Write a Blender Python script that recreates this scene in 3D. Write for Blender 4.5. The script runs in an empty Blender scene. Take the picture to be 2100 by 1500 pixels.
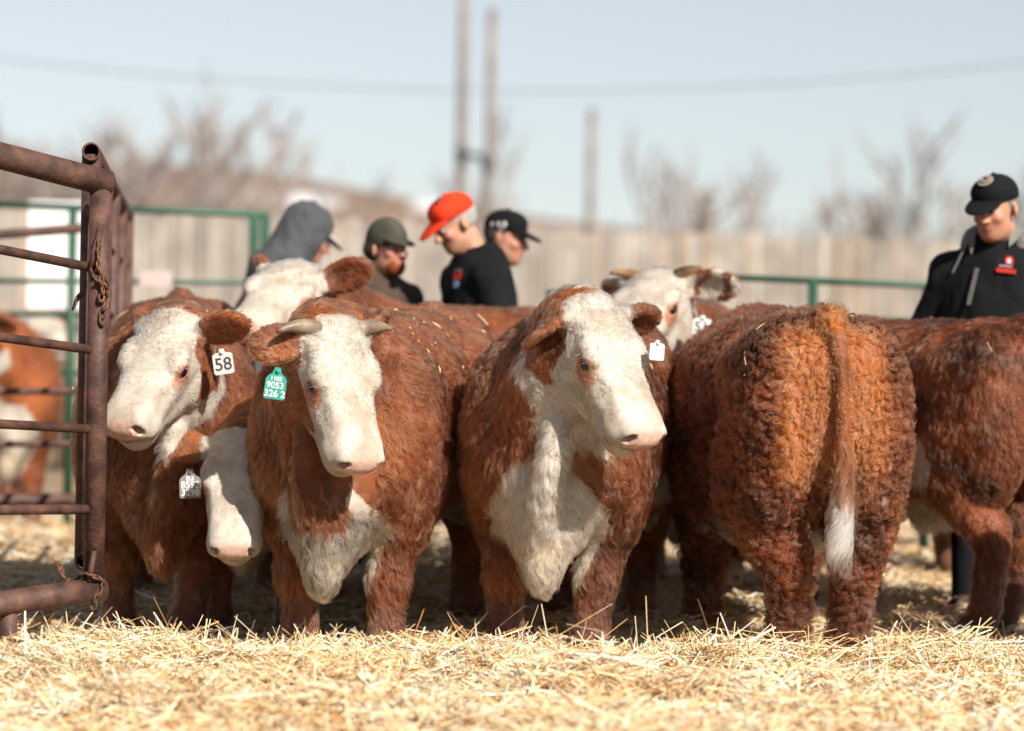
import bpy, math, random, os
import numpy as np
from mathutils import Matrix, Vector

sc = bpy.context.scene
COL = sc.collection
FUR = 1.0
rng = np.random.default_rng(7)
random.seed(7)
R = math.radians

# ------------------------------------------------------------------ camera
F_PX, HZ = 6248.0, 820.0
CAM = np.array([0.0, 0.0, 1.02])
PITCH = math.atan((HZ - 750) / F_PX)
ROLL = R(1.0)
_F = np.array([0, math.cos(PITCH), math.sin(PITCH)])
_U0 = np.array([0, -math.sin(PITCH), math.cos(PITCH)])
_R0 = np.array([1.0, 0, 0])
_Rv = _R0 * math.cos(ROLL) + _U0 * math.sin(ROLL)
_Uv = -_R0 * math.sin(ROLL) + _U0 * math.cos(ROLL)


def P(px, py, Y):
    d = _F + (px - 1050) / F_PX * _Rv - (py - 750) / F_PX * _Uv
    return CAM + d * (Y / d[1])


def proj(p):
    q = np.asarray(p) - CAM
    z = q @ _F
    return 1050 + F_PX * (q @ _Rv) / z, 750 - F_PX * (q @ _Uv) / z


cam = bpy.data.cameras.new('camera')
cam.sensor_width = 36
cam.lens = F_PX / 2100 * 36
cam.clip_end = 3000
cam.dof.use_dof = True
cam.dof.focus_distance = 10.6
cam.dof.aperture_fstop = cam.lens / 1000 / 0.072
cam_o = bpy.data.objects.new('camera', cam)
COL.objects.link(cam_o)
cam_o.matrix_world = Matrix(((_Rv[0], _Uv[0], -_F[0], CAM[0]), (_Rv[1], _Uv[1], -_F[1], CAM[1]),
                             (_Rv[2], _Uv[2], -_F[2], CAM[2]), (0, 0, 0, 1)))
sc.camera = cam_o

# ------------------------------------------------------------------ light
SUN_AZ = R(146)      # clockwise from +Y (the way the camera looks)
SUN_EL = R(36)
sun_dir = Vector((math.sin(SUN_AZ) * math.cos(SUN_EL), math.cos(SUN_AZ) * math.cos(SUN_EL), math.sin(SUN_EL)))
sun = bpy.data.lights.new('sun', 'SUN')
sun.energy = 4.9
sun.angle = R(0.5)
sun.color = (1.0, 0.93, 0.83)
sun_o = bpy.data.objects.new('sun', sun)
COL.objects.link(sun_o)
sun_o.rotation_euler = sun_dir.to_track_quat('Z', 'Y').to_euler()

world = bpy.data.worlds.new('World')
sc.world = world
world.use_nodes = True
nt = world.node_tree
nt.nodes.clear()
sky = nt.nodes.new('ShaderNodeTexSky')
sky.sky_type = 'NISHITA'
sky.sun_disc = False
sky.sun_elevation = SUN_EL
sky.sun_rotation = SUN_AZ
sky.altitude = 400
sky.air_density = 1.0
sky.dust_density = 0.6
sky.ozone_density = 1.0
hsv = nt.nodes.new('ShaderNodeHueSaturation')
hsv.inputs['Saturation'].default_value = 0.45
bg = nt.nodes.new('ShaderNodeBackground')
bg.inputs['Strength'].default_value = 0.062
wo = nt.nodes.new('ShaderNodeOutputWorld')
nt.links.new(sky.outputs[0], hsv.inputs['Color'])
nt.links.new(hsv.outputs[0], bg.inputs[0])
nt.links.new(bg.outputs[0], wo.inputs[0])

sc.view_settings.view_transform = 'Standard'
sc.view_settings.look = 'None'
sc.view_settings.exposure = 0.84
sc.view_settings.gamma = 1.0
sc.render.engine = 'CYCLES'
cy = sc.cycles
cy.max_bounces = 8
cy.diffuse_bounces = 3
cy.glossy_bounces = 3
cy.transmission_bounces = 8
cy.transparent_max_bounces = 8
cy.caustics_reflective = cy.caustics_refractive = False
cy.sample_clamp_indirect = 6
cy.use_denoising = True
try:
    cy.denoiser = 'OPENIMAGEDENOISE'
except Exception:
    pass
sc.cycles_curves.shape = 'RIBBONS'
sc.cycles_curves.subdivisions = 2

# ------------------------------------------------------------------ helpers
_T = np.random.default_rng(3).random((32, 32, 32)).astype(np.float32)


def vnoise(p, seed=0):
    p = np.asarray(p, dtype=np.float32) + np.float32(seed * 17.31 + 100)
    i = np.floor(p).astype(np.int64)
    f = (p - i).astype(np.float32)
    f = f * f * (3 - 2 * f)
    i0 = i & 31
    i1 = (i + 1) & 31
    x0, y0, z0 = i0.T
    x1, y1, z1 = i1.T
    fx, fy, fz = f.T
    a = _T[x0, y0, z0] * (1 - fx) + _T[x1, y0, z0] * fx
    b = _T[x0, y1, z0] * (1 - fx) + _T[x1, y1, z0] * fx
    c = _T[x0, y0, z1] * (1 - fx) + _T[x1, y0, z1] * fx
    d = _T[x0, y1, z1] * (1 - fx) + _T[x1, y1, z1] * fx
    return (a * (1 - fy) + b * fy) * (1 - fz) + (c * (1 - fy) + d * fy) * fz * 1.0


def fbm(p, seed=0, o=3):
    s, a, t = 0, 1.0, 0
    for k in range(o):
        s = s + a * vnoise(np.asarray(p) * 2 ** k, seed + k)
        t += a
        a *= .5
    return s / t


def sstep(a, b, x):
    t = np.clip((x - a) / (b - a), 0, 1)
    return t * t * (3 - 2 * t)


def nrm(v):
    return v / np.maximum(np.linalg.norm(v, axis=-1, keepdims=True), 1e-9)


ALB = .70


def srgb(r, g, b):
    def f(c):
        c = c / 255
        return c / 12.92 if c < .04045 else ((c + .055) / 1.055) ** 2.4
    return (f(r) * ALB, f(g) * ALB, f(b) * ALB)


def mk_mesh(name, V, Q, mat, parent=None, colors=None, smooth=True, T=None, attrs=None):
    V = np.asarray(V, dtype=np.float32)
    me = bpy.data.meshes.new(name)
    nq = 0 if Q is None else len(Q)
    ntr = 0 if T is None else len(T)
    me.vertices.add(len(V))
    me.vertices.foreach_set('co', V.ravel())
    loops = []
    starts = []
    if nq:
        Q = np.asarray(Q, dtype=np.int32)
        loops.append(Q.ravel())
        starts.append(np.arange(nq, dtype=np.int32) * 4)
    if ntr:
        T = np.asarray(T, dtype=np.int32)
        loops.append(T.ravel())
        starts.append(nq * 4 + np.arange(ntr, dtype=np.int32) * 3)
    loops = np.concatenate(loops)
    starts = np.concatenate(starts)
    me.loops.add(len(loops))
    me.loops.foreach_set('vertex_index', loops)
    me.polygons.add(nq + ntr)
    me.polygons.foreach_set('loop_start', starts)
    me.update(calc_edges=True)
    me.validate()
    me.polygons.foreach_set('use_smooth', np.full(len(me.polygons), bool(smooth)))
    if colors is not None:
        a = me.attributes.new('tint', 'FLOAT_COLOR', 'POINT')
        c = np.ones((len(V), 4), dtype=np.float32)
        c[:, :3] = colors
        a.data.foreach_set('color', c.ravel())
    for k, v in (attrs or {}).items():
        a = me.attributes.new(k, 'FLOAT', 'POINT')
        a.data.foreach_set('value', np.asarray(v, dtype=np.float32))
    if mat is not None:
        me.materials.append(mat)
    o = bpy.data.objects.new(name, me)
    COL.objects.link(o)
    if parent is not None:
        o.parent = parent
    return o


def empty(name, loc=(0, 0, 0), M=None):
    o = bpy.data.objects.new(name, None)
    COL.objects.link(o)
    o.empty_display_size = .1
    if M is not None:
        o.matrix_world = M
    else:
        o.location = loc
    return o


def tag(o, label=None, cat=None, group=None, kind=None):
    if label:
        o['label'] = label
    if cat:
        o['category'] = cat
    if group:
        o['group'] = group
    if kind:
        o['kind'] = kind
    return o


class MB:
    """collects quads and triangles for one mesh"""

    def __init__(s):
        s.v, s.q, s.t, s.n = [], [], [], 0

    def add(s, V, Q=None, T=None):
        V = np.asarray(V, float).reshape(-1, 3)
        if Q is not None and len(Q):
            s.q.append(np.asarray(Q, int) + s.n)
        if T is not None and len(T):
            s.t.append(np.asarray(T, int) + s.n)
        s.v.append(V)
        s.n += len(V)

    def box(s, c, d, M=None):
        h = np.asarray(d, float) / 2
        V = np.array([[x, y, z] for x in (-1, 1) for y in (-1, 1) for z in (-1, 1)]) * h
        if M is not None:
            V = V @ np.asarray(M).T
        V = V + np.asarray(c, float)
        s.add(V, [[0, 1, 3, 2], [4, 6, 7, 5], [0, 4, 5, 1], [2, 3, 7, 6], [0, 2, 6, 4], [1, 5, 7, 3]])

    def tube(s, pts, r, n=12, cap=True, inner=None):
        pts = np.asarray(pts, float)
        r = np.broadcast_to(np.asarray(r, float), (len(pts),))
        d = np.gradient(pts, axis=0)
        d = nrm(d)
        up = np.array([0, 0, 1.0]) if abs(d[0][2]) < .9 else np.array([1.0, 0, 0])
        rings = []
        for i in range(len(pts)):
            u = nrm(np.cross(up, d[i]))
            up = np.cross(d[i], u)
            a = np.arange(n) / n * 2 * np.pi
            rings.append(pts[i] + r[i] * (np.cos(a)[:, None] * u + np.sin(a)[:, None] * up))
        if inner:
            u = nrm(np.cross(up, d[0]))
            a = np.arange(n) / n * 2 * np.pi
            circ = np.cos(a)[:, None] * u + np.sin(a)[:, None] * np.cross(d[0], u)
            rings.insert(0, pts[0] + inner * circ)
            rings.insert(0, pts[0] + d[0] * .25 + inner * circ)
        V = np.concatenate(rings)
        m = len(rings)
        Q = []
        for i in range(m - 1):
            for j in range(n):
                k = (j + 1) % n
                Q.append([i * n + j, i * n + k, (i + 1) * n + k, (i + 1) * n + j])
        T = []
        if cap:
            V = np.concatenate([V, [V[:n].mean(0)], [V[-n:].mean(0)]])
            a, b = m * n, m * n + 1
            for j in range(n):
                k = (j + 1) % n
                T.append([a, k, j])
                T.append([b, (m - 1) * n + j, (m - 1) * n + k])
        s.add(V, Q, T)

    def torus(s, c, R1, r, M, n=12, m=6, sx=1.0):
        a = np.arange(n) / n * 2 * np.pi
        b = np.arange(m) / m * 2 * np.pi
        A, B = np.meshgrid(a, b, indexing='ij')
        x = (R1 + r * np.cos(B)) * np.cos(A) * sx
        y = (R1 + r * np.cos(B)) * np.sin(A)
        z = r * np.sin(B)
        V = np.stack([x, y, z], -1).reshape(-1, 3) @ np.asarray(M).T + np.asarray(c)
        Q = [[i * m + j, ((i + 1) % n) * m + j, ((i + 1) % n) * m + (j + 1) % m, i * m + (j + 1) % m]
             for i in range(n) for j in range(m)]
        s.add(V, Q)

    def ball(s, c, r, n=16, m=10, M=None):
        a = np.arange(n) / n * 2 * np.pi
        b = np.linspace(0, np.pi, m + 1)
        A, B = np.meshgrid(a, b, indexing='ij')
        V = np.stack([np.sin(B) * np.cos(A), np.sin(B) * np.sin(A), np.cos(B)], -1).reshape(-1, 3) * np.asarray(r)
        if M is not None:
            V = V @ np.asarray(M).T
        Q = [[i * (m + 1) + j, i * (m + 1) + j + 1, ((i + 1) % n) * (m + 1) + j + 1, ((i + 1) % n) * (m + 1) + j]
             for i in range(n) for j in range(m)]
        s.add(V + np.asarray(c), Q)

    def build(s, name, mat, parent=None, smooth=True, M=None, colors=None):
        V = np.concatenate(s.v)
        if M is not None:
            V = V @ np.asarray(M)[:3, :3].T + np.asarray(M)[:3, 3]
        Q = np.concatenate(s.q) if s.q else None
        T = np.concatenate(s.t) if s.t else None
        return mk_mesh(name, V, Q, mat, parent, smooth=smooth, T=T, colors=colors)


# ------------------------------------------------------------------ materials
def mat_new(name):
    m = bpy.data.materials.new(name)
    m.use_nodes = True
    n = m.node_tree.nodes
    return m, n, m.node_tree.links, n['Principled BSDF']


def mat_noise(name, c1, c2, scale=8, rough=.7, metal=0, bump=0., detail=6, c3=None, spec=.4, bscale=None):
    m, n, l, b = mat_new(name)
    tc = n.new('ShaderNodeTexCoord')
    no = n.new('ShaderNodeTexNoise')
    no.inputs['Scale'].default_value = scale
    no.inputs['Detail'].default_value = detail
    l.new(tc.outputs['Object'], no.inputs['Vector'])
    cr = n.new('ShaderNodeValToRGB')
    cr.color_ramp.elements[0].position = .35
    cr.color_ramp.elements[1].position = .65
    cr.color_ramp.elements[0].color = (*c1, 1)
    cr.color_ramp.elements[1].color = (*c2, 1)
    if c3:
        e = cr.color_ramp.elements.new(.8)
        e.color = (*c3, 1)
    l.new(no.outputs['Fac'], cr.inputs['Fac'])
    l.new(cr.outputs['Color'], b.inputs['Base Color'])
    b.inputs['Roughness'].default_value = rough
    b.inputs['Metallic'].default_value = metal
    b.inputs['Specular IOR Level'].default_value = spec
    if bump:
        n2 = n.new('ShaderNodeTexNoise')
        n2.inputs['Scale'].default_value = bscale or scale * 4
        n2.inputs['Detail'].default_value = 5
        l.new(tc.outputs['Object'], n2.inputs['Vector'])
        bp = n.new('ShaderNodeBump')
        bp.inputs['Strength'].default_value = bump
        bp.inputs['Distance'].default_value = .01
        l.new(n2.outputs['Fac'], bp.inputs['Height'])
        l.new(bp.outputs['Normal'], b.inputs['Normal'])
    return m


def mat_tint(name, rough=.7, spec=.3, noise=.25, scale=30, bump=0.):
    """colour from the mesh's own tint attribute, broken up by noise"""
    m, n, l, b = mat_new(name)
    at = n.new('ShaderNodeAttribute')
    at.attribute_name = 'tint'
    tc = n.new('ShaderNodeTexCoord')
    no = n.new('ShaderNodeTexNoise')
    no.inputs['Scale'].default_value = scale
    no.inputs['Detail'].default_value = 6
    l.new(tc.outputs['Object'], no.inputs['Vector'])
    mr = n.new('ShaderNodeMapRange')
    mr.inputs['From Min'].default_value = .3
    mr.inputs['From Max'].default_value = .7
    mr.inputs['To Min'].default_value = 1 - noise
    mr.inputs['To Max'].default_value = 1 + noise
    l.new(no.outputs['Fac'], mr.inputs['Value'])
    mx = n.new('ShaderNodeVectorMath')
    mx.operation = 'SCALE'
    l.new(at.outputs['Color'], mx.inputs[0])
    l.new(mr.outputs[0], mx.inputs['Scale'])
    l.new(mx.outputs[0], b.inputs['Base Color'])
    b.inputs['Roughness'].default_value = rough
    b.inputs['Specular IOR Level'].default_value = spec
    if bump:
        bp = n.new('ShaderNodeBump')
        bp.inputs['Strength'].default_value = bump
        bp.inputs['Distance'].default_value = .006
        l.new(no.outputs['Fac'], bp.inputs['Height'])
        l.new(bp.outputs['Normal'], b.inputs['Normal'])
    return m


def mat_hair():
    m = bpy.data.materials.new('hair')
    m.use_nodes = True
    n, l = m.node_tree.nodes, m.node_tree.links
    n.clear()
    at = n.new('ShaderNodeAttribute')
    at.attribute_name = 'tint'
    out = n.new('ShaderNodeOutputMaterial')
    h = n.new('ShaderNodeBsdfHairPrincipled')
    h.model = 'CHIANG'
    h.parametrization = 'COLOR'
    l.new(at.outputs['Color'], h.inputs['Color'])
    h.inputs['Roughness'].default_value = .40
    h.inputs['Radial Roughness'].default_value = .45
    h.inputs['Coat'].default_value = 0
    h.inputs['IOR'].default_value = 1.5
    l.new(h.outputs[0], out.inputs['Surface'])
    return m


M_HAIR = mat_hair()
M_SKIN = mat_tint('hide', rough=.6, spec=.3, noise=.12, scale=60, bump=.25)
_n, _l = M_SKIN.node_tree.nodes, M_SKIN.node_tree.links
_a = _n.new('ShaderNodeAttribute')
_a.attribute_name = 'wet'
_m = _n.new('ShaderNodeMapRange')
_m.inputs['To Min'].default_value = .62
_m.inputs['To Max'].default_value = .22
_l.new(_a.outputs['Fac'], _m.inputs['Value'])
_l.new(_m.outputs[0], _n['Principled BSDF'].inputs['Roughness'])
M_EYE = mat_noise('eye_gloss', (.004, .004, .006), (.012, .011, .014), rough=.08, spec=.7)
M_HORN = mat_noise('horn', srgb(112, 94, 80), srgb(160, 140, 118), scale=14, rough=.45, bump=.15, bscale=60)
M_HORN2 = mat_noise('horn_dark_tip', srgb(60, 45, 36), srgb(176, 140, 100), scale=7, rough=.45, bump=.15, bscale=60)
M_TAGW = mat_noise('tag_white', (.52, .51, .49), (.60, .59, .57), rough=.35)
M_TAGG = mat_noise('tag_green', (.012, .20, .16), (.02, .26, .21), rough=.35)
M_TAGK = mat_noise('tag_slate', (.13, .125, .12), (.19, .18, .175), rough=.4)
M_INK = mat_noise('ink', (.03, .03, .035), (.06, .06, .07), rough=.5)
M_INKW = mat_noise('ink_white', (.55, .56, .53), (.62, .62, .60), rough=.5)
M_RUST = mat_noise('rusted_pipe', srgb(66, 44, 38), srgb(108, 76, 65), scale=16, rough=.6, bump=.35, c3=srgb(140, 92, 66), spec=.35)
M_CHAIN = mat_noise('rusty_chain', srgb(70, 48, 38), srgb(130, 88, 62), scale=30, rough=.6, metal=.3)
M_STRAW = mat_tint('straw', rough=.48, spec=.45, noise=.15, scale=20)


# ------------------------------------------------------------------ signed distance modelling
class Grid:
    def __init__(s, lo, hi, h):
        s.lo = np.asarray(lo, float)
        s.h = h
        s.n = np.ceil((np.asarray(hi) - s.lo) / h).astype(int) + 1
        s.D = np.full(s.n, 1.0, dtype=np.float32)

    def _sl(s, lo, hi):
        a = np.clip(np.floor((np.asarray(lo) - s.lo) / s.h).astype(int), 0, s.n - 1)
        b = np.clip(np.ceil((np.asarray(hi) - s.lo) / s.h).astype(int) + 1, 1, s.n)
        if np.any(b <= a):
            return None
        sl = tuple(slice(a[i], b[i]) for i in range(3))
        ax = [(s.lo[i] + s.h * np.arange(a[i], b[i])).astype(np.float32) for i in range(3)]
        return sl, ax[0][:, None, None], ax[1][None, :, None], ax[2][None, None, :]

    def _comb(s, sl, d, k, op):
        D = s.D[sl]
        if op == 'sub':
            d = -d
            hh = np.clip(.5 - .5 * (d - D) / k, 0, 1)
            hh = 1 - hh
            s.D[sl] = D + (d - D) * hh + k * hh * (1 - hh)
        else:
            hh = np.clip(.5 + .5 * (D - d) / k, 0, 1)
            s.D[sl] = D + (d - D) * hh - k * hh * (1 - hh)

    def ell(s, c, r, Rm=None, k=.04, op='add'):
        c = np.asarray(c, float)
        r = np.asarray(r, float)
        e = r if Rm is None else np.sqrt(((np.asarray(Rm) * r) ** 2).sum(1))
        e = e + k + 2.5 * s.h
        g = s._sl(c - e, c + e)
        if g is None:
            return
        sl, X, Y, Z = g
        X, Y, Z = X - np.float32(c[0]), Y - np.float32(c[1]), Z - np.float32(c[2])
        if Rm is not None:
            Rm = np.asarray(Rm, np.float32)
            X, Y, Z = [X * Rm[0, i] + Y * Rm[1, i] + Z * Rm[2, i] for i in range(3)]
        r = r.astype(np.float32)
        k0 = np.sqrt((X / r[0]) ** 2 + (Y / r[1]) ** 2 + (Z / r[2]) ** 2)
        k1 = np.sqrt((X / r[0] ** 2) ** 2 + (Y / r[1] ** 2) ** 2 + (Z / r[2] ** 2) ** 2) + 1e-6
        s._comb(sl, k0 * (k0 - 1) / k1, k, op)

    def cap(s, a, b, ra, rb, k=.04, op='add'):
        a = np.asarray(a, np.float32)
        b = np.asarray(b, np.float32)
        m = max(ra, rb) + k + 2.5 * s.h
        g = s._sl(np.minimum(a, b) - m, np.maximum(a, b) + m)
        if g is None:
            return
        sl, X, Y, Z = g
        d = b - a
        L = float(d @ d) + 1e-9
        t = np.clip(((X - a[0]) * d[0] + (Y - a[1]) * d[1] + (Z - a[2]) * d[2]) / L, 0, 1)
        q = np.sqrt((X - a[0] - d[0] * t) ** 2 + (Y - a[1] - d[1] * t) ** 2 + (Z - a[2] - d[2] * t) ** 2)
        s._comb(sl, q - (ra + (rb - ra) * t), k, op)

    def chain(s, pts, rs, k=.04, op='add'):
        for i in range(len(pts) - 1):
            s.cap(pts[i], pts[i + 1], rs[i], rs[i + 1], k if i == 0 else min(k, max(.25 * min(rs[i], rs[i + 1]), .006)), op)

    def loft(s, st, n=2.5, M=None, sc_=1.0, k=.04, op='add'):
        """st rows: x, z_top, z_bottom, half width"""
        st = np.asarray(st, float)
        xs = np.linspace(st[0, 0], st[-1, 0], 80)
        cols = [np.interp(xs, st[:, 0], st[:, j]) for j in (1, 2, 3)]
        for _ in range(3):
            cols = [np.concatenate([[c[0]], (c[:-2] + 2 * c[1:-1] + c[2:]) / 4, [c[-1]]]) for c in cols]
        lo = np.array([st[0, 0], -st[:, 3].max(), st[:, 2].min()]) - .05
        hi = np.array([st[-1, 0], st[:, 3].max(), st[:, 1].max()]) + .05
        if M is None:
            M = np.eye(4)
        M = np.asarray(M, float)
        cs = np.array([[x, y, z] for x in (lo[0], hi[0]) for y in (lo[1], hi[1]) for z in (lo[2], hi[2])]) * sc_
        cs = cs @ M[:3, :3].T + M[:3, 3]
        g = s._sl(cs.min(0) - k, cs.max(0) + k)
        if g is None:
            return
        sl, X, Y, Z = g
        Rm = M[:3, :3].astype(np.float32)
        X, Y, Z = X - np.float32(M[0, 3]), Y - np.float32(M[1, 3]), Z - np.float32(M[2, 3])
        x, y, z = [(X * Rm[0, i] + Y * Rm[1, i] + Z * Rm[2, i]) / sc_ for i in range(3)]
        x, y, z = np.broadcast_arrays(x, y, z)
        fi = np.clip((x - xs[0]) / (xs[1] - xs[0]), 0, 78.999)
        i0 = fi.astype(np.int32)
        t = (fi - i0).astype(np.float32)

        def L(c):
            c = c.astype(np.float32)
            return c[i0] * (1 - t) + c[i0 + 1] * t
        zt, zb, w = L(cols[0]), L(cols[1]), np.maximum(L(cols[2]), .008)
        hh = np.maximum((zt - zb) / 2, .008)
        rho = ((np.abs(y) / w) ** n + (np.abs(z - (zt + zb) / 2) / hh) ** n) ** (1 / n)
        d = (rho - 1) * np.minimum(w, hh) * .85
        ex = np.maximum(xs[0] - x, x - xs[-1])
        d = np.where(ex > 0, np.maximum(d, 0) + ex, d)
        s._comb(sl, (d * sc_).astype(np.float32), k, op)

    def mesh(s):
        D, n = s.D, s.n
        neg = D < 0
        cnt = np.zeros(n - 1, np.int8)
        for i in (0, 1):
            for j in (0, 1):
                for k in (0, 1):
                    cnt += neg[i:n[0] - 1 + i, j:n[1] - 1 + j, k:n[2] - 1 + k]
        act = (cnt > 0) & (cnt < 8)
        I, J, K = np.nonzero(act)
        idx = np.full(n - 1, -1, np.int32)
        idx[I, J, K] = np.arange(len(I))
        cor = [(i, j, k) for i in (0, 1) for j in (0, 1) for k in (0, 1)]
        Dv = {c: D[I + c[0], J + c[1], K + c[2]] for c in cor}
        pos = np.zeros((len(I), 3))
        num = np.zeros(len(I))
        for a in cor:
            for ax in range(3):
                if a[ax] == 0:
                    b = list(a)
                    b[ax] = 1
                    b = tuple(b)
                    da, db = Dv[a], Dv[b]
                    m = (da < 0) != (db < 0)
                    t = np.where(m, da / np.where(m, da - db, 1), 0)
                    for q in range(3):
                        pos[:, q] += np.where(m, a[q] + (t if q == ax else 0), 0)
                    num += m
        V = s.lo + s.h * (np.stack([I, J, K], 1) + pos / num[:, None])
        Qs = []
        for ax in range(3):
            o1, o2 = [(1, 2), (2, 0), (0, 1)][ax]
            sa = [slice(None)] * 3
            sb = [slice(None)] * 3
            sa[ax] = slice(0, -1)
            sb[ax] = slice(1, None)
            e = neg[tuple(sa)] != neg[tuple(sb)]
            c = np.array(np.nonzero(e)).T
            ok = np.all(c[:, [o1, o2]] > 0, 1) & np.all(c[:, [o1, o2]] < (n[[o1, o2]] - 1), 1)
            c = c[ok]
            flip = neg[tuple(c.T)]
            q = []
            for (u, v) in ((0, 0), (1, 0), (1, 1), (0, 1)):
                cc = c.copy()
                cc[:, o1] -= u
                cc[:, o2] -= v
                q.append(idx[tuple(cc.T)])
            q = np.stack(q, 1)
            q[flip] = q[flip]
            q[~flip] = q[~flip][:, ::-1]
            Qs.append(q)
        Q = np.concatenate(Qs)
        Q = Q[(Q >= 0).all(1)]
        # largest piece only is not enforced: the parts are all fused
        return V, Q


def smooth_mesh(V, Q, it=2, lam=.5):
    for _ in range(it):
        acc = np.zeros_like(V)
        c = np.zeros(len(V))
        for a, b in ((0, 1), (1, 2), (2, 3), (3, 0)):
            for p in range(3):
                acc[:, p] += np.bincount(Q[:, a], V[Q[:, b], p], len(V)) + np.bincount(Q[:, b], V[Q[:, a], p], len(V))
            c += np.bincount(Q[:, a], minlength=len(V)) + np.bincount(Q[:, b], minlength=len(V))
        V = V + lam * (acc / np.maximum(c, 1)[:, None] - V)
    return V


def vert_normals(V, Q):
    fn = np.cross(V[Q[:, 2]] - V[Q[:, 0]], V[Q[:, 3]] - V[Q[:, 1]])
    N = np.zeros_like(V)
    for c in range(4):
        for p in range(3):
            N[:, p] += np.bincount(Q[:, c], fn[:, p], len(V))
    return nrm(N), np.linalg.norm(fn, axis=1) / 2


# ------------------------------------------------------------------ ground heights
def gz(x, y):
    return .17 * sstep(11.0, 13.3, np.asarray(y, float)) + .06 * sstep(16, 30, np.asarray(y, float))


def strawz(x, y):
    x = np.asarray(x, float)
    y = np.asarray(y, float)
    p = np.stack([x, y, np.zeros_like(x)], -1)
    edge = 10.95 + .25 * (fbm(p * 1.3, 5) - .5)
    heap = .025 * sstep(edge + .45, edge - .25, y)
    z = gz(x, y) + .035 + heap
    z = z + (.17 * (fbm(p * 2.2, 11) - .5) + .10 * (fbm(p * 5.5, 21, 2) - .5)) * (.45 + .55 * sstep(edge + .6, edge, y))
    # a rounded heap between the hind legs of the curly bull, a tuft in the middle
    z = z + .10 * np.exp(-(((x - 1.62) / .33) ** 2 + ((y - 11.25) / .35) ** 2))
    z = z + .07 * np.exp(-(((x - .72) / .16) ** 2 + ((y - 10.45) / .2) ** 2))
    for hx0, hy0, hr, hh in ((-1.45, 9.7, .22, .07), (-.95, 10.05, .16, .05), (-.6, 9.4, .20, .06), (-.15, 10.05, .15, .06), (.15, 9.6, .22, .07), (.55, 9.3, .16, .06), (.95, 9.9, .2, .08),
                             (1.35, 9.5, .2, .07), (1.6, 10.1, .18, .06), (-.35, 8.8, .2, .06), (.7, 8.8, .22, .06), (-1.1, 8.9, .2, .06), (1.15, 8.9, .18, .06)):
        z = z + hh * np.exp(-(((x - hx0) / (hr * 1.3)) ** 2 + ((y - hy0) / hr) ** 2))
    z = z + .07 * np.exp(-(((x + 1.30) / .25) ** 2 + ((y - 10.55) / .25) ** 2))
    return z


# ------------------------------------------------------------------ bulls
HEAD_UP = [  # x, top, bottom, half width
    (-.05, -.03, -.13, .06), (-.02, .008, -.15, .095), (.02, .026, -.17, .115), (.07, .034, -.18, .130), (.12, .030, -.18, .138), (.17, .018, -.17, .138),
    (.22, .008, -.16, .127), (.28, .000, -.15, .121), (.34, .000, -.14, .112), (.40, .002, -.130, .106),
    (.45, .002, -.124, .105), (.49, -.002, -.120, .103), (.513, -.010, -.118, .097), (.530, -.024, -.110, .078), (.540, -.048, -.088, .04)]
HEAD_LO = [
    (0.0, -.10, -.20, .035), (.05, -.09, -.285, .082), (.10, -.09, -.312, .098), (.15, -.09, -.310, .101), (.22, -.09, -.280, .093),
    (.30, -.08, -.240, .084), (.37, -.08, -.212, .080), (.43, -.08, -.200, .080), (.475, -.085, -.190, .074), (.505, -.09, -.174, .058), (.520, -.10, -.15, .02)]
TRUNK = [
    (-.885, 1.14, 1.00, .05), (-.86, 1.20, .84, .14), (-.80, 1.245, .72, .215), (-.70, 1.275, .62, .262), (-.55, 1.285, .56, .285),
    (-.40, 1.285, .52, .295), (-.2, 1.275, .475, .325), (.05, 1.27, .455, .345), (.28, 1.275, .46, .335), (.45, 1.27, .49, .305),
    (.58, 1.21, .52, .265), (.68, 1.10, .55, .205), (.745, 1.0, .60, .12), (.765, .9, .7, .04)]


def bez(a, b, c, n):
    t = np.linspace(0, 1, n)[:, None]
    return (1 - t) ** 2 * a + 2 * t * (1 - t) * b + t ** 2 * c


def rotz(a):
    c, s = math.cos(a), math.sin(a)
    return np.array([[c, -s, 0], [s, c, 0], [0, 0, 1.0]])


def rotx(a):
    c, s = math.cos(a), math.sin(a)
    return np.array([[1.0, 0, 0], [0, c, -s], [0, s, c]])


def axes(x, up):
    x = nrm(np.asarray(x, float))
    z = np.asarray(up, float)
    z = nrm(z - x * (z @ x))
    y = np.cross(z, x)
    return np.stack([x, y, z], 1)


RED = np.array(srgb(121, 65, 34))
WHITE = np.array((.42, .37, .315))


class Bull:
    pass


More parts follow.
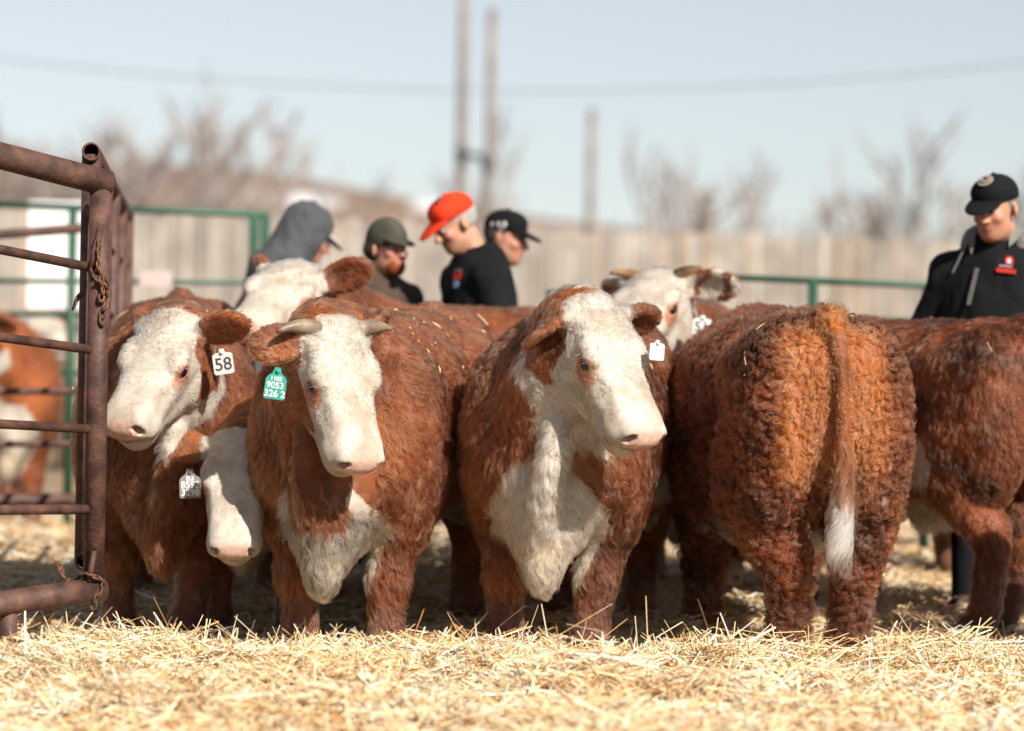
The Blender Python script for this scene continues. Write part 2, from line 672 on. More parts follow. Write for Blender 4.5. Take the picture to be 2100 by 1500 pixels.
def bull(name, label, pos, yaw, pitch=0, scale=1.0, head=None, vox=.008, horns=None, ears=None, legs=None, red=(1, 1, 1), style=None,
         nfur=60000, tail_side=0.0, curl=0.0, group='red and white bulls in the straw pen', cat='bull'):
    st = dict(cheek=.10, chest=1., dewlap=1., crest=0., throat=1., belly=1., white_ear=0, cheek_w=.110, dark=0.0, length=1.0, eyepatch=.85, legwhite=0)
    st.update(style or {})
    x0, y0 = pos
    M = np.eye(4)
    th = R(pitch)
    Ry = np.array([[math.cos(th), 0, math.sin(th)], [0, 1, 0], [-math.sin(th), 0, math.cos(th)]])
    M[:3, :3] = rotz(R(yaw)) @ Ry * scale
    M[:3, 3] = (x0, y0, float(gz(x0, y0)))
    Mi = np.linalg.inv(M)
    loc = lambda w: Mi[:3, :3] @ np.asarray(w) + Mi[:3, 3]
    # head pose from where poll and muzzle are
    hs = head.get('hs', 1.0)
    W0 = P(*head['poll'])
    dn = nrm(P(head['nose'][0], head['nose'][1], 10.) - CAM)
    b = dn @ (CAM - W0)
    c = (CAM - W0) @ (CAM - W0) - (.53 * hs) ** 2
    disc = b * b - c
    t = -b - head.get('near', 1) * math.sqrt(max(disc, 0))
    W1 = CAM + dn * t
    up = head.get('up', (0, 0, 1))
    Hw = axes(W1 - W0, up)
    rr = R(head.get('roll', 0))
    cr, sr = math.cos(rr), math.sin(rr)
    Hw = Hw @ np.array([[1, 0, 0], [0, cr, -sr], [0, sr, cr]])
    H = Mi[:3, :3] @ Hw * scale
    O = loc(W0)
    hs = hs / scale
    hp = lambda x, y, z: O + H @ (np.array([x, y, z]) * hs)
    HM = np.eye(4)
    HM[:3, :3] = H
    HM[:3, 3] = O

    allp = np.array([hp(x, y, z) for x in (-.1, .6) for y in (-.36, .36) for z in (-.35, .1)])
    lo = np.minimum([-1.02, -.5, -.02], allp.min(0) - .02)
    hi = np.maximum([.9, .5, 1.42], allp.max(0) + .02)
    g = Grid(lo, hi, vox)
    # trunk
    g.loft(TRUNK, 2.15, k=.02)
    for s in (-1, 1):
        g.ell((.40, s * .205, .80), (.22, .14, .33), k=.09)          # shoulder
        g.ell((.56, s * .15, .78), (.14, .13, .20), k=.07)
        g.ell((-.64, s * .165, .86), (.225, .145, .38), k=.07)        # thigh
        g.ell((-.46, s * .225, 1.10), (.11, .05, .06), k=.09)          # hip
        # legs
        lg = legs or {}
        fo = lg.get('f' + '-+'[s > 0], (0, 0))
        ho = lg.get('h' + '-+'[s > 0], (0, 0))
        fx, fy = fo
        pts = np.array([(.40, .185, .72), (.405, .185, .50), (.425 + fx * .5, .18 + fy * .5, .335), (.42 + fx * .8, .178 + fy * .8, .17), (.425 + fx, .178 + fy, .095), (.455 + fx, .178 + fy, .0)])
        pts[:, 1] *= s
        g.chain(pts, [.135, .098, .073, .060, .068, .060], k=.07)
        g.ell(pts[2] + (.012, 0, 0), (.066, .068, .085), k=.03)
        g.ell(pts[-1] + (.015, 0, .03), (.075, .062, .055), k=.015)
        hx_, hy_ = ho
        pts = np.array([(-.56, .175, .78), (-.53, .19, .62), (-.70 + hx_ * .6, .165 + hy_ * .6, .43), (-.725 + hx_ * .7, .16 + hy_ * .8, .36), (-.69 + hx_, .158 + hy_, .12), (-.65 + hx_, .158 + hy_, .0)])
        pts[:, 1] *= s
        g.chain(pts, [.155, .135, .088, .070, .066, .060], k=.06)
        g.ell(pts[-1] + (.015, 0, .03), (.075, .062, .055), k=.015)
        g.cap((-.32, s * .20, .62), (-.52, s * .22, .72), .06, .08, k=.08)   # flank fold
    g.cap((-.40, 0, .50), (-.15, 0, .47), .05, .05, k=.06)            # sheath
    # split between the buttocks
    g.cap((-.98, 0, 1.0), (-.93, 0, .55), .035, .06, k=.06, op='sub')
    # neck
    n1 = hp(-.01, 0, -.105)
    cr_pts = bez(np.array([.30, 0, 1.10]), np.array([.60, 0, 1.14]) * .5 + .5 * (n1 - np.array([.15, 0, -.06])), n1, 7)
    g.chain(cr_pts, np.linspace(.16, .105 * hs, 7), k=.08)
    n2 = hp(.06, 0, -.16)
    lo_pts = bez(np.array([.42, 0, .86]), .5 * np.array([.75, 0, .86]) + .5 * (n2 + np.array([-.1, 0, -.05])), n2, 7)
    g.chain(lo_pts, np.linspace(.27, .115 * hs, 7), k=.08)
    # brisket, dewlap
    g.ell((.62, 0, .62), (.17, .15, .24), k=.09)
    g.ell((.70, 0, .45), (.085, .065, .15), k=.06)
    n3 = hp(.13, 0, -.245)
    dw = bez(n3, .42 * n3 + .58 * np.array([.90, 0, .58]) + np.array([0, 0, -.05]), np.array([.75, 0, .50]), 9)
    g.chain(dw + np.array([.03, 0, -.01]) * np.sin(np.linspace(0, np.pi, 9))[:, None], np.linspace(.042, .055, 9), k=.025)
    for s in (-1, 1):
        fold = bez(hp(.09, s * .075, -.285), np.array([.74, s * .10, .80]), np.array([.70, s * .075, .55]), 7)
        g.chain(fold, np.linspace(.030, .036, 7), k=.03)
    # head
    g.loft(HEAD_UP, 2.5, HM, hs, k=.05)
    g.loft(HEAD_LO, 2.4, HM, hs, k=.035)

    def hell(c, r, k, op='add', rot=None):
        g.ell(hp(*c), np.array(r) * hs, H if rot is None else H @ rot, k, op)
    for s in (-1, 1):
        hell((.13, s * .085, -.20), (.095, .036, .08), .03)           # cheek
        hell((.185, s * .112, -.016), (.058, .032, .024), .03)         # brow
        hell((.29, s * .072, -.095), (.12, .024, .03), .03)            # cheekbone ridge
        hell((.455, s * .074, -.100), (.055, .036, .045), .02)          # lip pad
        hell((.498, s * .060, -.050), (.034, .036, .034), .012)        # nostril rim
        hell((.518, s * .074, -.052), (.038, .015, .025), .006, 'sub', rotz(s * .75) @ rotx(s * .5))
        hell((.350, s * .146, -.036), (.085, .034, .038), .03, 'sub')
        hell((.095, s * .150, -.035), (.05, .02, .04), .02, 'sub')
        hell((.219, s * .136, -.052), (.030, .016, .019), .012, 'sub')  # eye socket
        g.chain([hp(.188, s * .132, -.045), hp(.207, s * .137, -.031), hp(.232, s * .130, -.033), hp(.254, s * .119, -.05)], np.array([.008, .0105, .0095, .006]) * hs, k=.008)
        g.chain([hp(.188, s * .132, -.05), hp(.210, s * .135, -.073), hp(.234, s * .127, -.073), hp(.256, s * .117, -.056)], np.array([.007, .009, .008, .006]) * hs, k=.008)
        g.chain([hp(.526, s * .02, -.116), hp(.505, s * .076, -.127), hp(.45, s * .110, -.137), hp(.37, s * .110, -.146)], np.array([.008, .008, .007, .004]) * hs, k=.008, op='sub')
    hell((.455, 0, -.168), (.06, .06, .036), .02)
    # ears
    ear_axes = []
    for s in (-1, 1):
        e = (ears or {}).get('-+'[s > 0], {})
        d = np.array(e.get('dir', (-.12, .93, -.25)), float)
        d[1] *= s
        d = nrm(d)
        f = np.array(e.get('face', (.8, .15, -.4)), float)     # where the cup opens
        f[1] *= s
        vh = nrm((loc(CAM) - O) @ H)
        f = nrm(nrm(f) + vh * e.get('turn', .9))
        if 'edge' in e:
            f = nrm(nrm(np.cross(d, vh)) * e['edge'] + .15 * vh)
        A = axes(d, f)
        ln = e.get('len', 1.0)
        base = np.array((.035, s * .112, -.05))
        if e.get('skip'):
            ear_axes.append((base, d, A))
            continue
        cen = base + d * .115 * ln
        hell(cen, (.118 * ln, .073, .023), .015, rot=A)
        g.cap(hp(*base), hp(*(base + d * .05)), .042 * hs, .036 * hs, k=.02)
        hell(cen + A[:, 2] * .028 + d * .004, (.098 * ln, .054, .030), .010, 'sub', rot=A)
        ear_axes.append((base, d, A))
    # tail
    ts = tail_side
    tl = np.array([(-.68, 0, 1.27), (-.80, 0, 1.268), (-.872, ts * .2, 1.205), (-.895, ts * .6, 1.08), (-.90, ts, .92), (-.905, ts, .76), (-.905, ts, .60)])
    g.chain(tl, [.036, .038, .036, .030, .025, .021, .018], k=.03)
    V, Q = g.mesh()
    V = smooth_mesh(V, Q, 2, .4)
    vol = np.einsum('ij,ij->i', V[Q[:, 0]], np.cross(V[Q[:, 1]], V[Q[:, 2]])).sum()
    if vol < 0:
        Q = Q[:, ::-1]
    N, A_ = vert_normals(V, Q)
    bodyw = 1 - np.clip(sstep(-.02, .06, ((V - O) @ H / hs)[:, 0]) * (np.linalg.norm(V - O, axis=1) < .75 * hs), 0, 1)
    V = V + N * (bodyw * (.030 * (fbm(V * np.array([5.5, 5.5, 3.0]), 171, 2) - .5) + .012 * (fbm(V * np.array([18, 18, 7.]), 172, 2) - .5) * (V[:, 0] > .3)))[:, None]
    N, A_ = vert_normals(V, Q)

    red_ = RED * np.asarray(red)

    def regions(p):
        """per point: head coordinates, ear weight, nose, eye"""
        h = (p - O) @ H / hs
        ear = np.zeros(len(p))
        for base, d, A in ear_axes:
            q = h - base
            al = q @ d
            rad = np.linalg.norm(q - al[:, None] * d, axis=1)
            ear = np.maximum(ear, sstep(.025, .05, al) * sstep(.1, .08, rad) * (np.sign(base[1]) * h[:, 1] > .10))
        nose = 1 - np.minimum(1, np.sqrt(((h[:, 0] - .530) / .062) ** 2 + (h[:, 1] / .100) ** 2 + ((h[:, 2] + .068) / .074) ** 2))
        nose = sstep(.0, .30, nose + .16 * (vnoise(h * 30, 3) - .5))
        ed = np.sqrt(((h[:, 0] - .222) / 1.25) ** 2 + (np.abs(h[:, 1]) - .128) ** 2 + (h[:, 2] + .052) ** 2)
        inh = (h[:, 0] > -.03) & (h[:, 2] > -.33) & (np.abs(h[:, 1]) < .2)
        return h, ear, nose, ed, inh

    def mouth_d(h):
        mp = np.array([(.53, .0, -.114), (.526, .02, -.116), (.505, .076, -.127), (.45, .110, -.137), (.37, .110, -.146)])
        q = np.stack([h[:, 0], np.abs(h[:, 1]), h[:, 2]], 1)
        best = np.full(len(q), 9.)
        for i in range(4):
            a, d = mp[i], mp[i + 1] - mp[i]
            t = np.clip((q - a) @ d / (d @ d), 0, 1)
            best = np.minimum(best, np.linalg.norm(q - a - t[:, None] * d, axis=1))
        return best

    def colour(p):
        h, ear, nose, ed, inh = regions(p)
        n = len(p)
        nz = fbm(p * 9, 1) - .5
        nz2 = fbm(p * 26, 4, 2) - .5
        jig = nz * .09 + nz2 * .05
        ay = np.abs(h[:, 1])
        hx = h[:, 0] + jig * .6
        # the face
        cheek = st['cheek'] * sstep(-.015, .015, ay + jig * .2 - (st['cheek_w'] - st.get('cheek_low', .042) * sstep(-.09, -.16, h[:, 2]))) * sstep(-.30, -.25, h[:, 2] + jig * .3) * sstep(.0, -.06, h[:, 2]) + (.6 * np.clip(-.12 - h[:, 2], 0, .2) * (ay > .045) if st['cheek'] > .1 else 0)
        w = ((hx > -.025 + cheek) & (h[:, 0] < .62) & (h[:, 2] > st.get('face_low', -.34)) & (ay < .2)).astype(float)
        if st['throat'] > 0:
            w = np.maximum(w, (((h[:, 2] < -.305 + jig * .5) & (hx > .0) & (h[:, 0] < .5) & (h[:, 2] > -.375 + jig * .5) & (ay < .17)) | ((h[:, 2] < -.215) & (h[:, 2] > -.375) & (hx > .05) & (h[:, 0] < .5) & (ay < .05))).astype(float))
        # dewlap and brisket
        dd = np.full(n, 9.)
        for q in dw:
            dd = np.minimum(dd, np.linalg.norm(p - q, axis=1))
        w = np.maximum(w, (dd + jig * .9 < .095 * st['dewlap']).astype(float))
        py = np.abs(p[:, 1])
        chest = (p[:, 0] + .25 * (py / .3) ** 2 * 0 > .42) & (p[:, 2] + .5 * jig < st.get('chest_top', .77) - 1.5 * np.maximum(py - .10, 0)) & (py + jig * .9 < .225) & (p[:, 2] - .3 * jig > .30 + 2.3 * np.maximum(py - .10, 0))
        if st.get('vee'):
            chest = chest & ~((py + jig * .5 < .095 + .15 * (p[:, 2] - .55)) & (p[:, 2] > .475 + jig))
        if st['chest']:
            w = np.maximum(w, chest.astype(float))
        if st['belly']:
            legz = (np.abs(p[:, 0] - .41) < .13) | (np.abs(p[:, 0] + .62) < .16)
            w = np.maximum(w, ((p[:, 2] + jig < .525) & (p[:, 2] > .40) & (py < .27) & (p[:, 0] > -.5) & (p[:, 0] < (.9 if st['chest'] else .30)) & ~((np.abs(p[:, 0] - .41) < .12) & (py > .1))).astype(float))
            fl = np.sqrt(((p[:, 0] + st.get('flx', .36)) / 1.) ** 2 + ((p[:, 2] - st.get('flz', .60)) / .95) ** 2)
            w = np.maximum(w, ((fl + jig < .10 * st['belly']) & (py > .1)).astype(float))
        if st['crest']:
            cd = np.full(n, 9.)
            for q, r_ in zip(cr_pts[3:], np.linspace(.14, .105, 4)):
                cd = np.minimum(cd, np.linalg.norm(p - q - np.array([-.02, 0, r_ * .95]), axis=1))
            w = np.maximum(w, (cd + jig * .5 < .085 * st['crest']).astype(float))
        if st['legwhite']:
            w = np.maximum(w, (p[:, 2] < .3 + jig).astype(float))
        if st.get('stripe'):        # white band behind the cheek down the throat latch
            w = np.maximum(w, ((np.abs(h[:, 0] + .035 + jig * .4) < .028) & (h[:, 2] < -.12) & (h[:, 2] > -.34) & (h[:, 1] * st['stripe'] > .03)).astype(float))
        w = np.where(ear > .3, st['white_ear'] * (vnoise(h * 30, 7) > .35), w)
        # reds: lighter and darker locks, browner legs
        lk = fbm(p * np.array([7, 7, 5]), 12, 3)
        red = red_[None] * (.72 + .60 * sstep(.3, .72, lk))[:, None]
        yel = sstep(.52, .75, fbm(p * 3.1, 31, 2))
        red = red * (1 + yel[:, None] * np.array([.25, .38, .40]))
        if st['dark']:
            dk = sstep(.50, .62, fbm(p * np.array([5, 5, 9.]), 41, 2)) * st['dark']
            red = red * (1 - .72 * dk[:, None])
        if st.get('warm_rear'):
            wr = sstep(-.70, -.84, p[:, 0] + .05 * nz) * sstep(.62, .78, p[:, 2] + .2 * nz) * sstep(.24, .15, py)
            wr = wr * (1 - .6 * sstep(-.865, -.89, p[:, 0]) * sstep(.07, .045, np.abs(p[:, 1] - tail_side)))
            red = red * (1 - wr[:, None]) + wr[:, None] * np.array(srgb(166, 98, 52)) * (.85 + .3 * lk[:, None])  # brighter orange of the lit rump put into the coat colour
        dirt = sstep(.34, .16, p[:, 2] + .15 * nz)
        red = red * (1 - .5 * dirt[:, None]) + .5 * dirt[:, None] * np.array(srgb(104, 72, 60))
        wh = WHITE[None] * (.86 + .22 * sstep(.3, .7, fbm(p * 14, 51, 2)))[:, None]
        stn = sstep(.50, .70, fbm(p * np.array([16, 16, 9.]), 57, 3))[:, None] * np.where(inh & (h[:, 0] > 0), .55, .35)[:, None]
        wh = wh * (1 - stn * np.array([.30, .40, .52]))
        yb = sstep(.55, .42, p[:, 2]) * .8 * (1 - inh * 1.)
        wh = wh * (1 - yb[:, None] * np.array([.08, .16, .30]))
        if st.get('grey'):
            gm = sstep(.40, .55, p[:, 2] * 0 + fbm(p * 6, 61, 2)) * (~inh)
            wh = wh * (1 - .55 * gm[:, None])
        c = red * (1 - w[:, None]) + wh * w[:, None]
        # inside of the ear, eye rims
        ep = np.sqrt(((h[:, 0] - .250 - .3 * (h[:, 2] + .075)) / .046) ** 2 + ((h[:, 2] + .082) / .042) ** 2 + ((ay - .127) / .06) ** 2)
        epm = sstep(1.1, .75, ep + nz * .5) * st['eyepatch'] * inh
        c = c * (1 - epm[:, None]) + epm[:, None] * np.array(srgb(176, 108, 66))
        rim = sstep(.040, .028, ed) * inh
        c = c * (1 - rim[:, None]) + rim[:, None] * np.array(srgb(186, 126, 100))
        pink = np.array(srgb(224, 186, 168)) * (.78 + .4 * fbm(h * 50, 9, 2))[:, None]
        c = c * (1 - nose[:, None]) + nose[:, None] * pink
        nos = np.minimum(np.linalg.norm((h - (.520, .074, -.052)) / (.032, .018, .024), axis=1), np.linalg.norm((h - (.520, -.074, -.052)) / (.032, .018, .024), axis=1))
        nm = sstep(.95, .55, nos)
        c = c * (1 - nm[:, None]) + nm[:, None] * np.array([.035, .012, .01])
        mo = mouth_d(h)
        mm = sstep(.011, .004, mo) * .9
        c = c * (1 - mm[:, None]) + mm[:, None] * np.array(srgb(96, 58, 48))
        hoof = sstep(.075, .05, p[:, 2])
        c = c * (1 - hoof[:, None]) + hoof[:, None] * np.array([.06, .05, .045])
        return np.clip(c, .002, .9), w

    col, wv = colour(V)
    root = empty(name, M=Matrix(M.tolist()))
    tag(root, label, cat, group)
    hW, eW, nW, edW, inW = regions(V)
    body = mk_mesh('body', V, Q, M_SKIN, root, col, attrs={'wet': nW * (hW[:, 0] > .45)})
    for s in (-1, 1):
        mb = MB()
        mb.ball(hp(.219, s * .114, -.052), np.array((.031, .031, .025)) * hs, 18, 12, H)
        mb.build('eye', M_EYE, root)
    if horns:
        for s in (-1, 1):
            hn = horns.get('-+'[s > 0])
            if hn is None:
                continue
            mb = MB()
            q = [np.array(v, float) for v in ((.02, .085, -.012), *hn['pts'])]
            q = np.array([[v[0], v[1] * s, v[2]] for v in q])
            tt = np.linspace(0, 1, 10)
            qq = bez(q[0], q[1], q[2], 10)
            rr_ = hn.get('r', .030) * (1 - .8 * tt ** 1.6)
            mb.tube([hp(*v) for v in qq], rr_ * hs, 12)
            mb.build('horn', horns.get('mat', M_HORN), root)

    b_ = Bull()
    b_.M, b_.Mi, b_.root, b_.hp, b_.H, b_.hs, b_.scale, b_.O = M, Mi, root, hp, H, hs, scale, O
    b_.ear = ear_axes
    b_.W = lambda p: M[:3, :3] @ np.asarray(p) + M[:3, 3]

    # ---------------- coat
    h, ear, nose, ed, inh = regions(V)
    Wv = V @ M[:3, :3].T + M[:3, 3]
    Nw = nrm(N @ M[:3, :3].T)
    vd = nrm(CAM - Wv)
    face = (Nw * vd).sum(1)
    inhead = inh & (h[:, 0] > 0)
    len_ = np.full(len(V), .033)
    len_ = np.where(V[:, 2] < .55, .030, len_)
    len_ = np.where((V[:, 0] > .45) & (V[:, 2] < .95), .042, len_)
    len_ = np.where((V[:, 2] < .56) & (V[:, 0] < .35) & (V[:, 0] > -.5) & (np.abs(V[:, 1]) < .26), .06, len_)
    len_ = np.where(inhead, .018 + .020 * sstep(.22, .06, h[:, 0]) * (h[:, 2] > -.06), len_)
    len_ = np.where(inhead & (h[:, 0] > .34), .0105, len_)
    len_ = np.where(inhead & (h[:, 0] > .45), .006, len_)
    len_ = np.where(ear > .3, .026, len_)
    if st.get('warm_rear'):
        bare = sstep(-.74, -.82, V[:, 0]) * sstep(.50, .72, V[:, 2]) * sstep(.23, .13, np.abs(V[:, 1])) * sstep(1.24, 1.15, V[:, 2])
        len_ = len_ * (1 - .5 * bare)
    else:
        bare = np.zeros(len(V))
    len_ = len_ * st['length']
    dens = np.ones(len(V)) * (face > -.30)
    dens = dens * np.where(inhead | (ear > .3), 2.2, 1.0) * np.where(V[:, 2] < .05, 0, 1)
    dens = dens * (nose < .3) * np.where(inhead & (ed < .034), 0, 1)
    dens = dens * np.where(inhead & (mouth_d(h) < .011), 0, 1)
    nosein = inhead & (h[:, 0] > .46)
    dens = np.where(nosein, dens * .6, dens)
    G = np.tile(np.array([-.72, 0, -.60]), (len(V), 1))
    G[:, 1] += .25 * np.sign(V[:, 1])
    neckm = (V[:, 0] > .42)
    G[neckm] = (-.35, 0, -.95)
    legm = (V[:, 2] < .55)
    G[legm] = (-.15, 0, -1.)
    G[V[:, 0] < -.72] = (-.1, 0, -1.)
    gh = np.stack([np.where(h[:, 0] > .19, 1.0, -1.0) * sstep(0, .05, np.abs(h[:, 0] - .19)), 1.6 * h[:, 1] / .1 * sstep(.12, 0, np.abs(h[:, 0] - .19)) + .5 * h[:, 1] / .1, -.3 + 0 * h[:, 0]], 1)
    G = np.where(inhead[:, None], gh @ H.T, G)
    for base, d, A in ear_axes:
        s = np.sign(base[1])
        G = np.where(((ear > .3) & (h[:, 1] * s > 0))[:, None], (d + np.array([0, 0, -.5])) @ H.T, G)
    G = G + .9 * (np.stack([vnoise(V * 7, 70 + k) for k in range(3)], 1) - .5) * np.where(inhead, .5, 1.)[:, None]
    cu = np.full(len(V), 1.0) * curl * (1 - bare)
    cu = np.where(inhead, .5 + .4 * sstep(.24, .1, h[:, 0]), cu) if curl < .4 else np.where(inhead, .4, cu)
    tailm = (V[:, 0] < -.855) & (np.abs(V[:, 1] - tail_side) < .055) & (V[:, 2] > .5)
    cu = np.where(tailm, 0, cu)
    len_ = np.where(tailm, .012, len_)
    cu = np.maximum(cu, .12 if curl > .4 else .22)
    n = int(nfur * FUR)
    if n > 0:
        fd = A_ * dens[Q].mean(1)
        cum = np.cumsum(fd)
        fi = np.searchsorted(cum, rng.random(n) * cum[-1])
        fi = np.minimum(fi, len(Q) - 1)
        a, b2 = rng.random((2, n, 1))
        w4 = [(1 - a) * (1 - b2), a * (1 - b2), a * b2, (1 - a) * b2]
        I4 = Q[fi]
        mix = lambda arr: sum(w4[k] * (arr[I4[:, k]] if arr.ndim > 1 else arr[I4[:, k]][:, None]) for k in range(4))
        p0 = mix(V)
        nn = nrm(mix(N))
        gg = mix(G)
        gg = nrm(gg - nn * (gg * nn).sum(1, keepdims=True))
        L = mix(len_) * (.65 + .7 * rng.random((n, 1)))
        cv = mix(cu)
        side = np.cross(nn, gg)
        # hairs gather into locks, each with a lean, a curl and a shade of its own
        ih = mix(inhead.astype(float))
        csz = np.where(inhead, .013, .021 if curl < .4 else .020) * st.get('lock', 1.0)
        cs = mix(csz)
        cs = np.where(cs > .018, csz.max(), csz.min())
        q0 = p0 / cs + .5 * (np.stack([vnoise(p0 / cs * .8, 110 + k) for k in range(3)], 1) - .5)
        cell0 = np.floor(q0).astype(np.int64)
        bd = np.full(n, 9e9)
        key = np.zeros(n, np.int64)
        for dx in (-1, 0, 1):
            for dy in (-1, 0, 1):
                for dz in (-1, 0, 1):
                    cc_ = cell0 + (dx, dy, dz)
                    u, v_, w_ = (cc_ & 31).T
                    jt = np.stack([_T[u, v_, w_], _T[v_, w_, u], _T[w_, u, v_]], 1)
                    d2 = ((cc_ + jt - q0) ** 2).sum(1)
                    kk = (cc_[:, 0] + 500) * 4000003 + (cc_[:, 1] + 500) * 2003 + cc_[:, 2] + 500
                    better = d2 < bd
                    bd = np.where(better, d2, bd)
                    key = np.where(better, kk, key)
        key = key + (cs[:, 0] > .018) * 10 ** 12
        _, inv = np.unique(key, return_inverse=True)
        nl = inv.max() + 1
        cntk = np.bincount(inv, minlength=nl).astype(np.float64)
        lk_dir = rng.normal(size=(nl, 3))[inv]
        lk_u = rng.random((nl, 4))[inv]
        k1 = np.stack([vnoise(p0 * 30, 80 + k) for k in range(3)], 1) - .5
        dirn = gg + 1.0 * k1 + (.28 if curl < .4 else .4) * lk_dir + .20 * rng.normal(size=(n, 3))
        tipd = nrm(dirn - nn * (dirn * nn).sum(1, keepdims=True))
        sd = np.cross(nn, tipd)
        lift = (.24 + .38 * lk_u[:, :1] + .22 * rng.random((n, 1))) * (1 - .25 * ih)
        m = 9 if curl > .4 else 7
        tt = np.linspace(0, 1, m)
        pts = np.zeros((n, m, 3))
        if curl > .4:
            sgn = np.where(lk_u[:, 1:2] > .5, 1, -1)
            om = sgn * (3.2 + 4.2 * lk_u[:, 2:3]) * np.maximum(cv, .1)
            th0 = (lk_u[:, 3:4] - .5) * 2.4 * np.maximum(cv, .2)
        else:
            sgn = np.where(lk_u[:, 1:2] > .5, 1, -1)
            om = sgn * cv * (1.0 + 1.8 * lk_u[:, 2:3])
            th0 = (lk_u[:, 3:4] - .5) * .6
        cur = p0 - .0025 * nn
        pts[:, 0] = cur
        fq = 7 + 4 * lk_u[:, 2:3]
        for k in range(1, m):
            t_ = (k - .5) / (m - 1)
            th = th0 + om * t_ + (ih * .9 * np.sin(fq * t_ + 6.28 * lk_u[:, 3:4]) if curl < .4 else 0)
            rise = lift * (1.5 - 2.2 * t_) if curl < .4 else lift * (2.4 - 3.2 * t_)
            cur = cur + (L / (m - 1)) * (tipd * np.cos(th) + sd * np.sin(th) + nn * rise)
            pts[:, k] = cur
        mean = np.stack([np.bincount(inv, pts[:, k, q], minlength=nl) / cntk for k in range(m) for q in range(3)], 1).reshape(-1, m, 3)
        cw = (.42 if curl < .4 else .52) * np.where(ih > .5, .75, 1.0)
        wt = (cw * (tt[None] ** .9) * (.6 + .7 * rng.random((n, 1))))[:, :, None]
        pts = pts * (1 - wt) + mean[inv] * wt
        lockc = 1 + .22 * rng.normal(size=nl)[inv][:, None] * (1 - .25 * ih)
        c, _ = colour(p0)
        c = c * np.clip(lockc, .5, 1.5) * (.74 + .52 * rng.random((n, 1)))
        c = np.clip(c, .002, .82)
        rad = np.where(inhead, .00065, .0008)
        r0 = mix(rad)[:, 0] * (.7 + .6 * rng.random(n)) * st.get('thick', 1.0)
        coat(body, pts, c, r0)
    return b_


def coat(body, pts, c, r0, name='coat'):
    n, m = pts.shape[:2]
    hc = bpy.data.hair_curves.new(name)
    hc.add_curves([m] * n)
    hc.position_data.foreach_set('vector', pts.reshape(-1).astype(np.float32))
    ra = hc.attributes.get('radius') or hc.attributes.new('radius', 'FLOAT', 'POINT')
    prof = np.interp(np.linspace(0, 1, m), [0, .5, 1], [1, .9, .25])
    ra.data.foreach_set('value', (r0[:, None] * prof).astype(np.float32).ravel())
    at = hc.attributes.new('tint', 'FLOAT_COLOR', 'CURVE')
    cc = np.ones((n, 4), np.float32)
    cc[:, :3] = c
    at.data.foreach_set('color', cc.ravel())
    hc.materials.append(M_HAIR)
    o = bpy.data.objects.new(name, hc)
    COL.objects.link(o)
    o.parent = body
    return o


def ear_tag(b, px, py, Y, w, h, lines, mat, ink, ry=0, tilt=0, size=.03, notch=True, label=None, flip=1):
    """plastic ear tag: a plate with a narrow neck, hung where the ear is"""
    c = P(px, py, Y)
    fwd = nrm(CAM - c)
    z = np.array([0, 0, 1.0])
    z = nrm(z - fwd * (z @ fwd))
    x = np.cross(z, fwd)
    B = np.stack([x, -fwd, z], 1)          # plate local: x right, y away, z up
    a = R(tilt)
    rt = np.array([[math.cos(a), 0, math.sin(a)], [0, 1, 0], [-math.sin(a), 0, math.cos(a)]])
    B = B @ rotz(R(ry)) @ rt
    o2 = [(-.5, -.42), (-.46, -.5), (.46, -.5), (.5, -.42), (.5, .22), (.40, .34), (.20, .46), (.14, .66), (-.14, .66), (-.20, .46), (-.40, .34), (-.5, .22)] if notch else \
        [(-.5, -.42), (-.42, -.5), (.42, -.5), (.5, -.42), (.5, .40), (.42, .48), (.14, .54), (.12, .70), (-.12, .70), (-.14, .54), (-.42, .48), (-.5, .40)]
    o2 = np.array(o2) * (w, h)
    k = len(o2)
    V = np.concatenate([np.c_[o2[:, 0], np.full(k, -.0018), o2[:, 1]], np.c_[o2[:, 0], np.full(k, .0018), o2[:, 1]], [[0, -.0018, 0], [0, .0018, 0]]])
    T = []
    Q = []
    for i in range(k):
        j = (i + 1) % k
        T += [[2 * k, i, j], [2 * k + 1, k + j, k + i]]
        Q.append([i, k + i, k + j, j])
    W = V @ B.T + c
    toL = lambda w_: w_ @ b.Mi[:3, :3].T + b.Mi[:3, 3]
    o = mk_mesh('ear_tag', toL(W), Q, mat, b.root, smooth=False, T=T)
    if label:
        o['label'] = label
    # stud
    mb = MB()
    mb.ball(toL(c + B @ np.array([0, -.004, h * .52])), np.array((.008, .008, .008)) / b.scale, 10, 6)
    mb.build('stud', mat, o)
    if lines:
        n = len(lines)
        for i, (txt, sz, zz, xx) in enumerate(lines):
            cu = bpy.data.curves.new('lettering', 'FONT')
            cu.body = txt
            cu.size = sz
            cu.align_x = 'CENTER'
            cu.align_y = 'CENTER'
            cu.extrude = .0004
            cu.offset = .0006
            cu.materials.append(ink)
            tmp = bpy.data.objects.new('tmp', cu)
            t = bpy.data.objects.new('lettering', bpy.data.meshes.new_from_object(tmp))
            bpy.data.objects.remove(tmp)
            COL.objects.link(t)
            t.parent = o
            Tm = np.eye(4)
            Bt = np.stack([B[:, 0], B[:, 2], -B[:, 1]], 1)     # text x, y, normal
            Tm[:3, :3] = Bt
            Tm[:3, 3] = c + B @ np.array([xx * w, -.0026, zz * h])
            t.matrix_local = Matrix((b.Mi @ Tm).tolist())
    return o


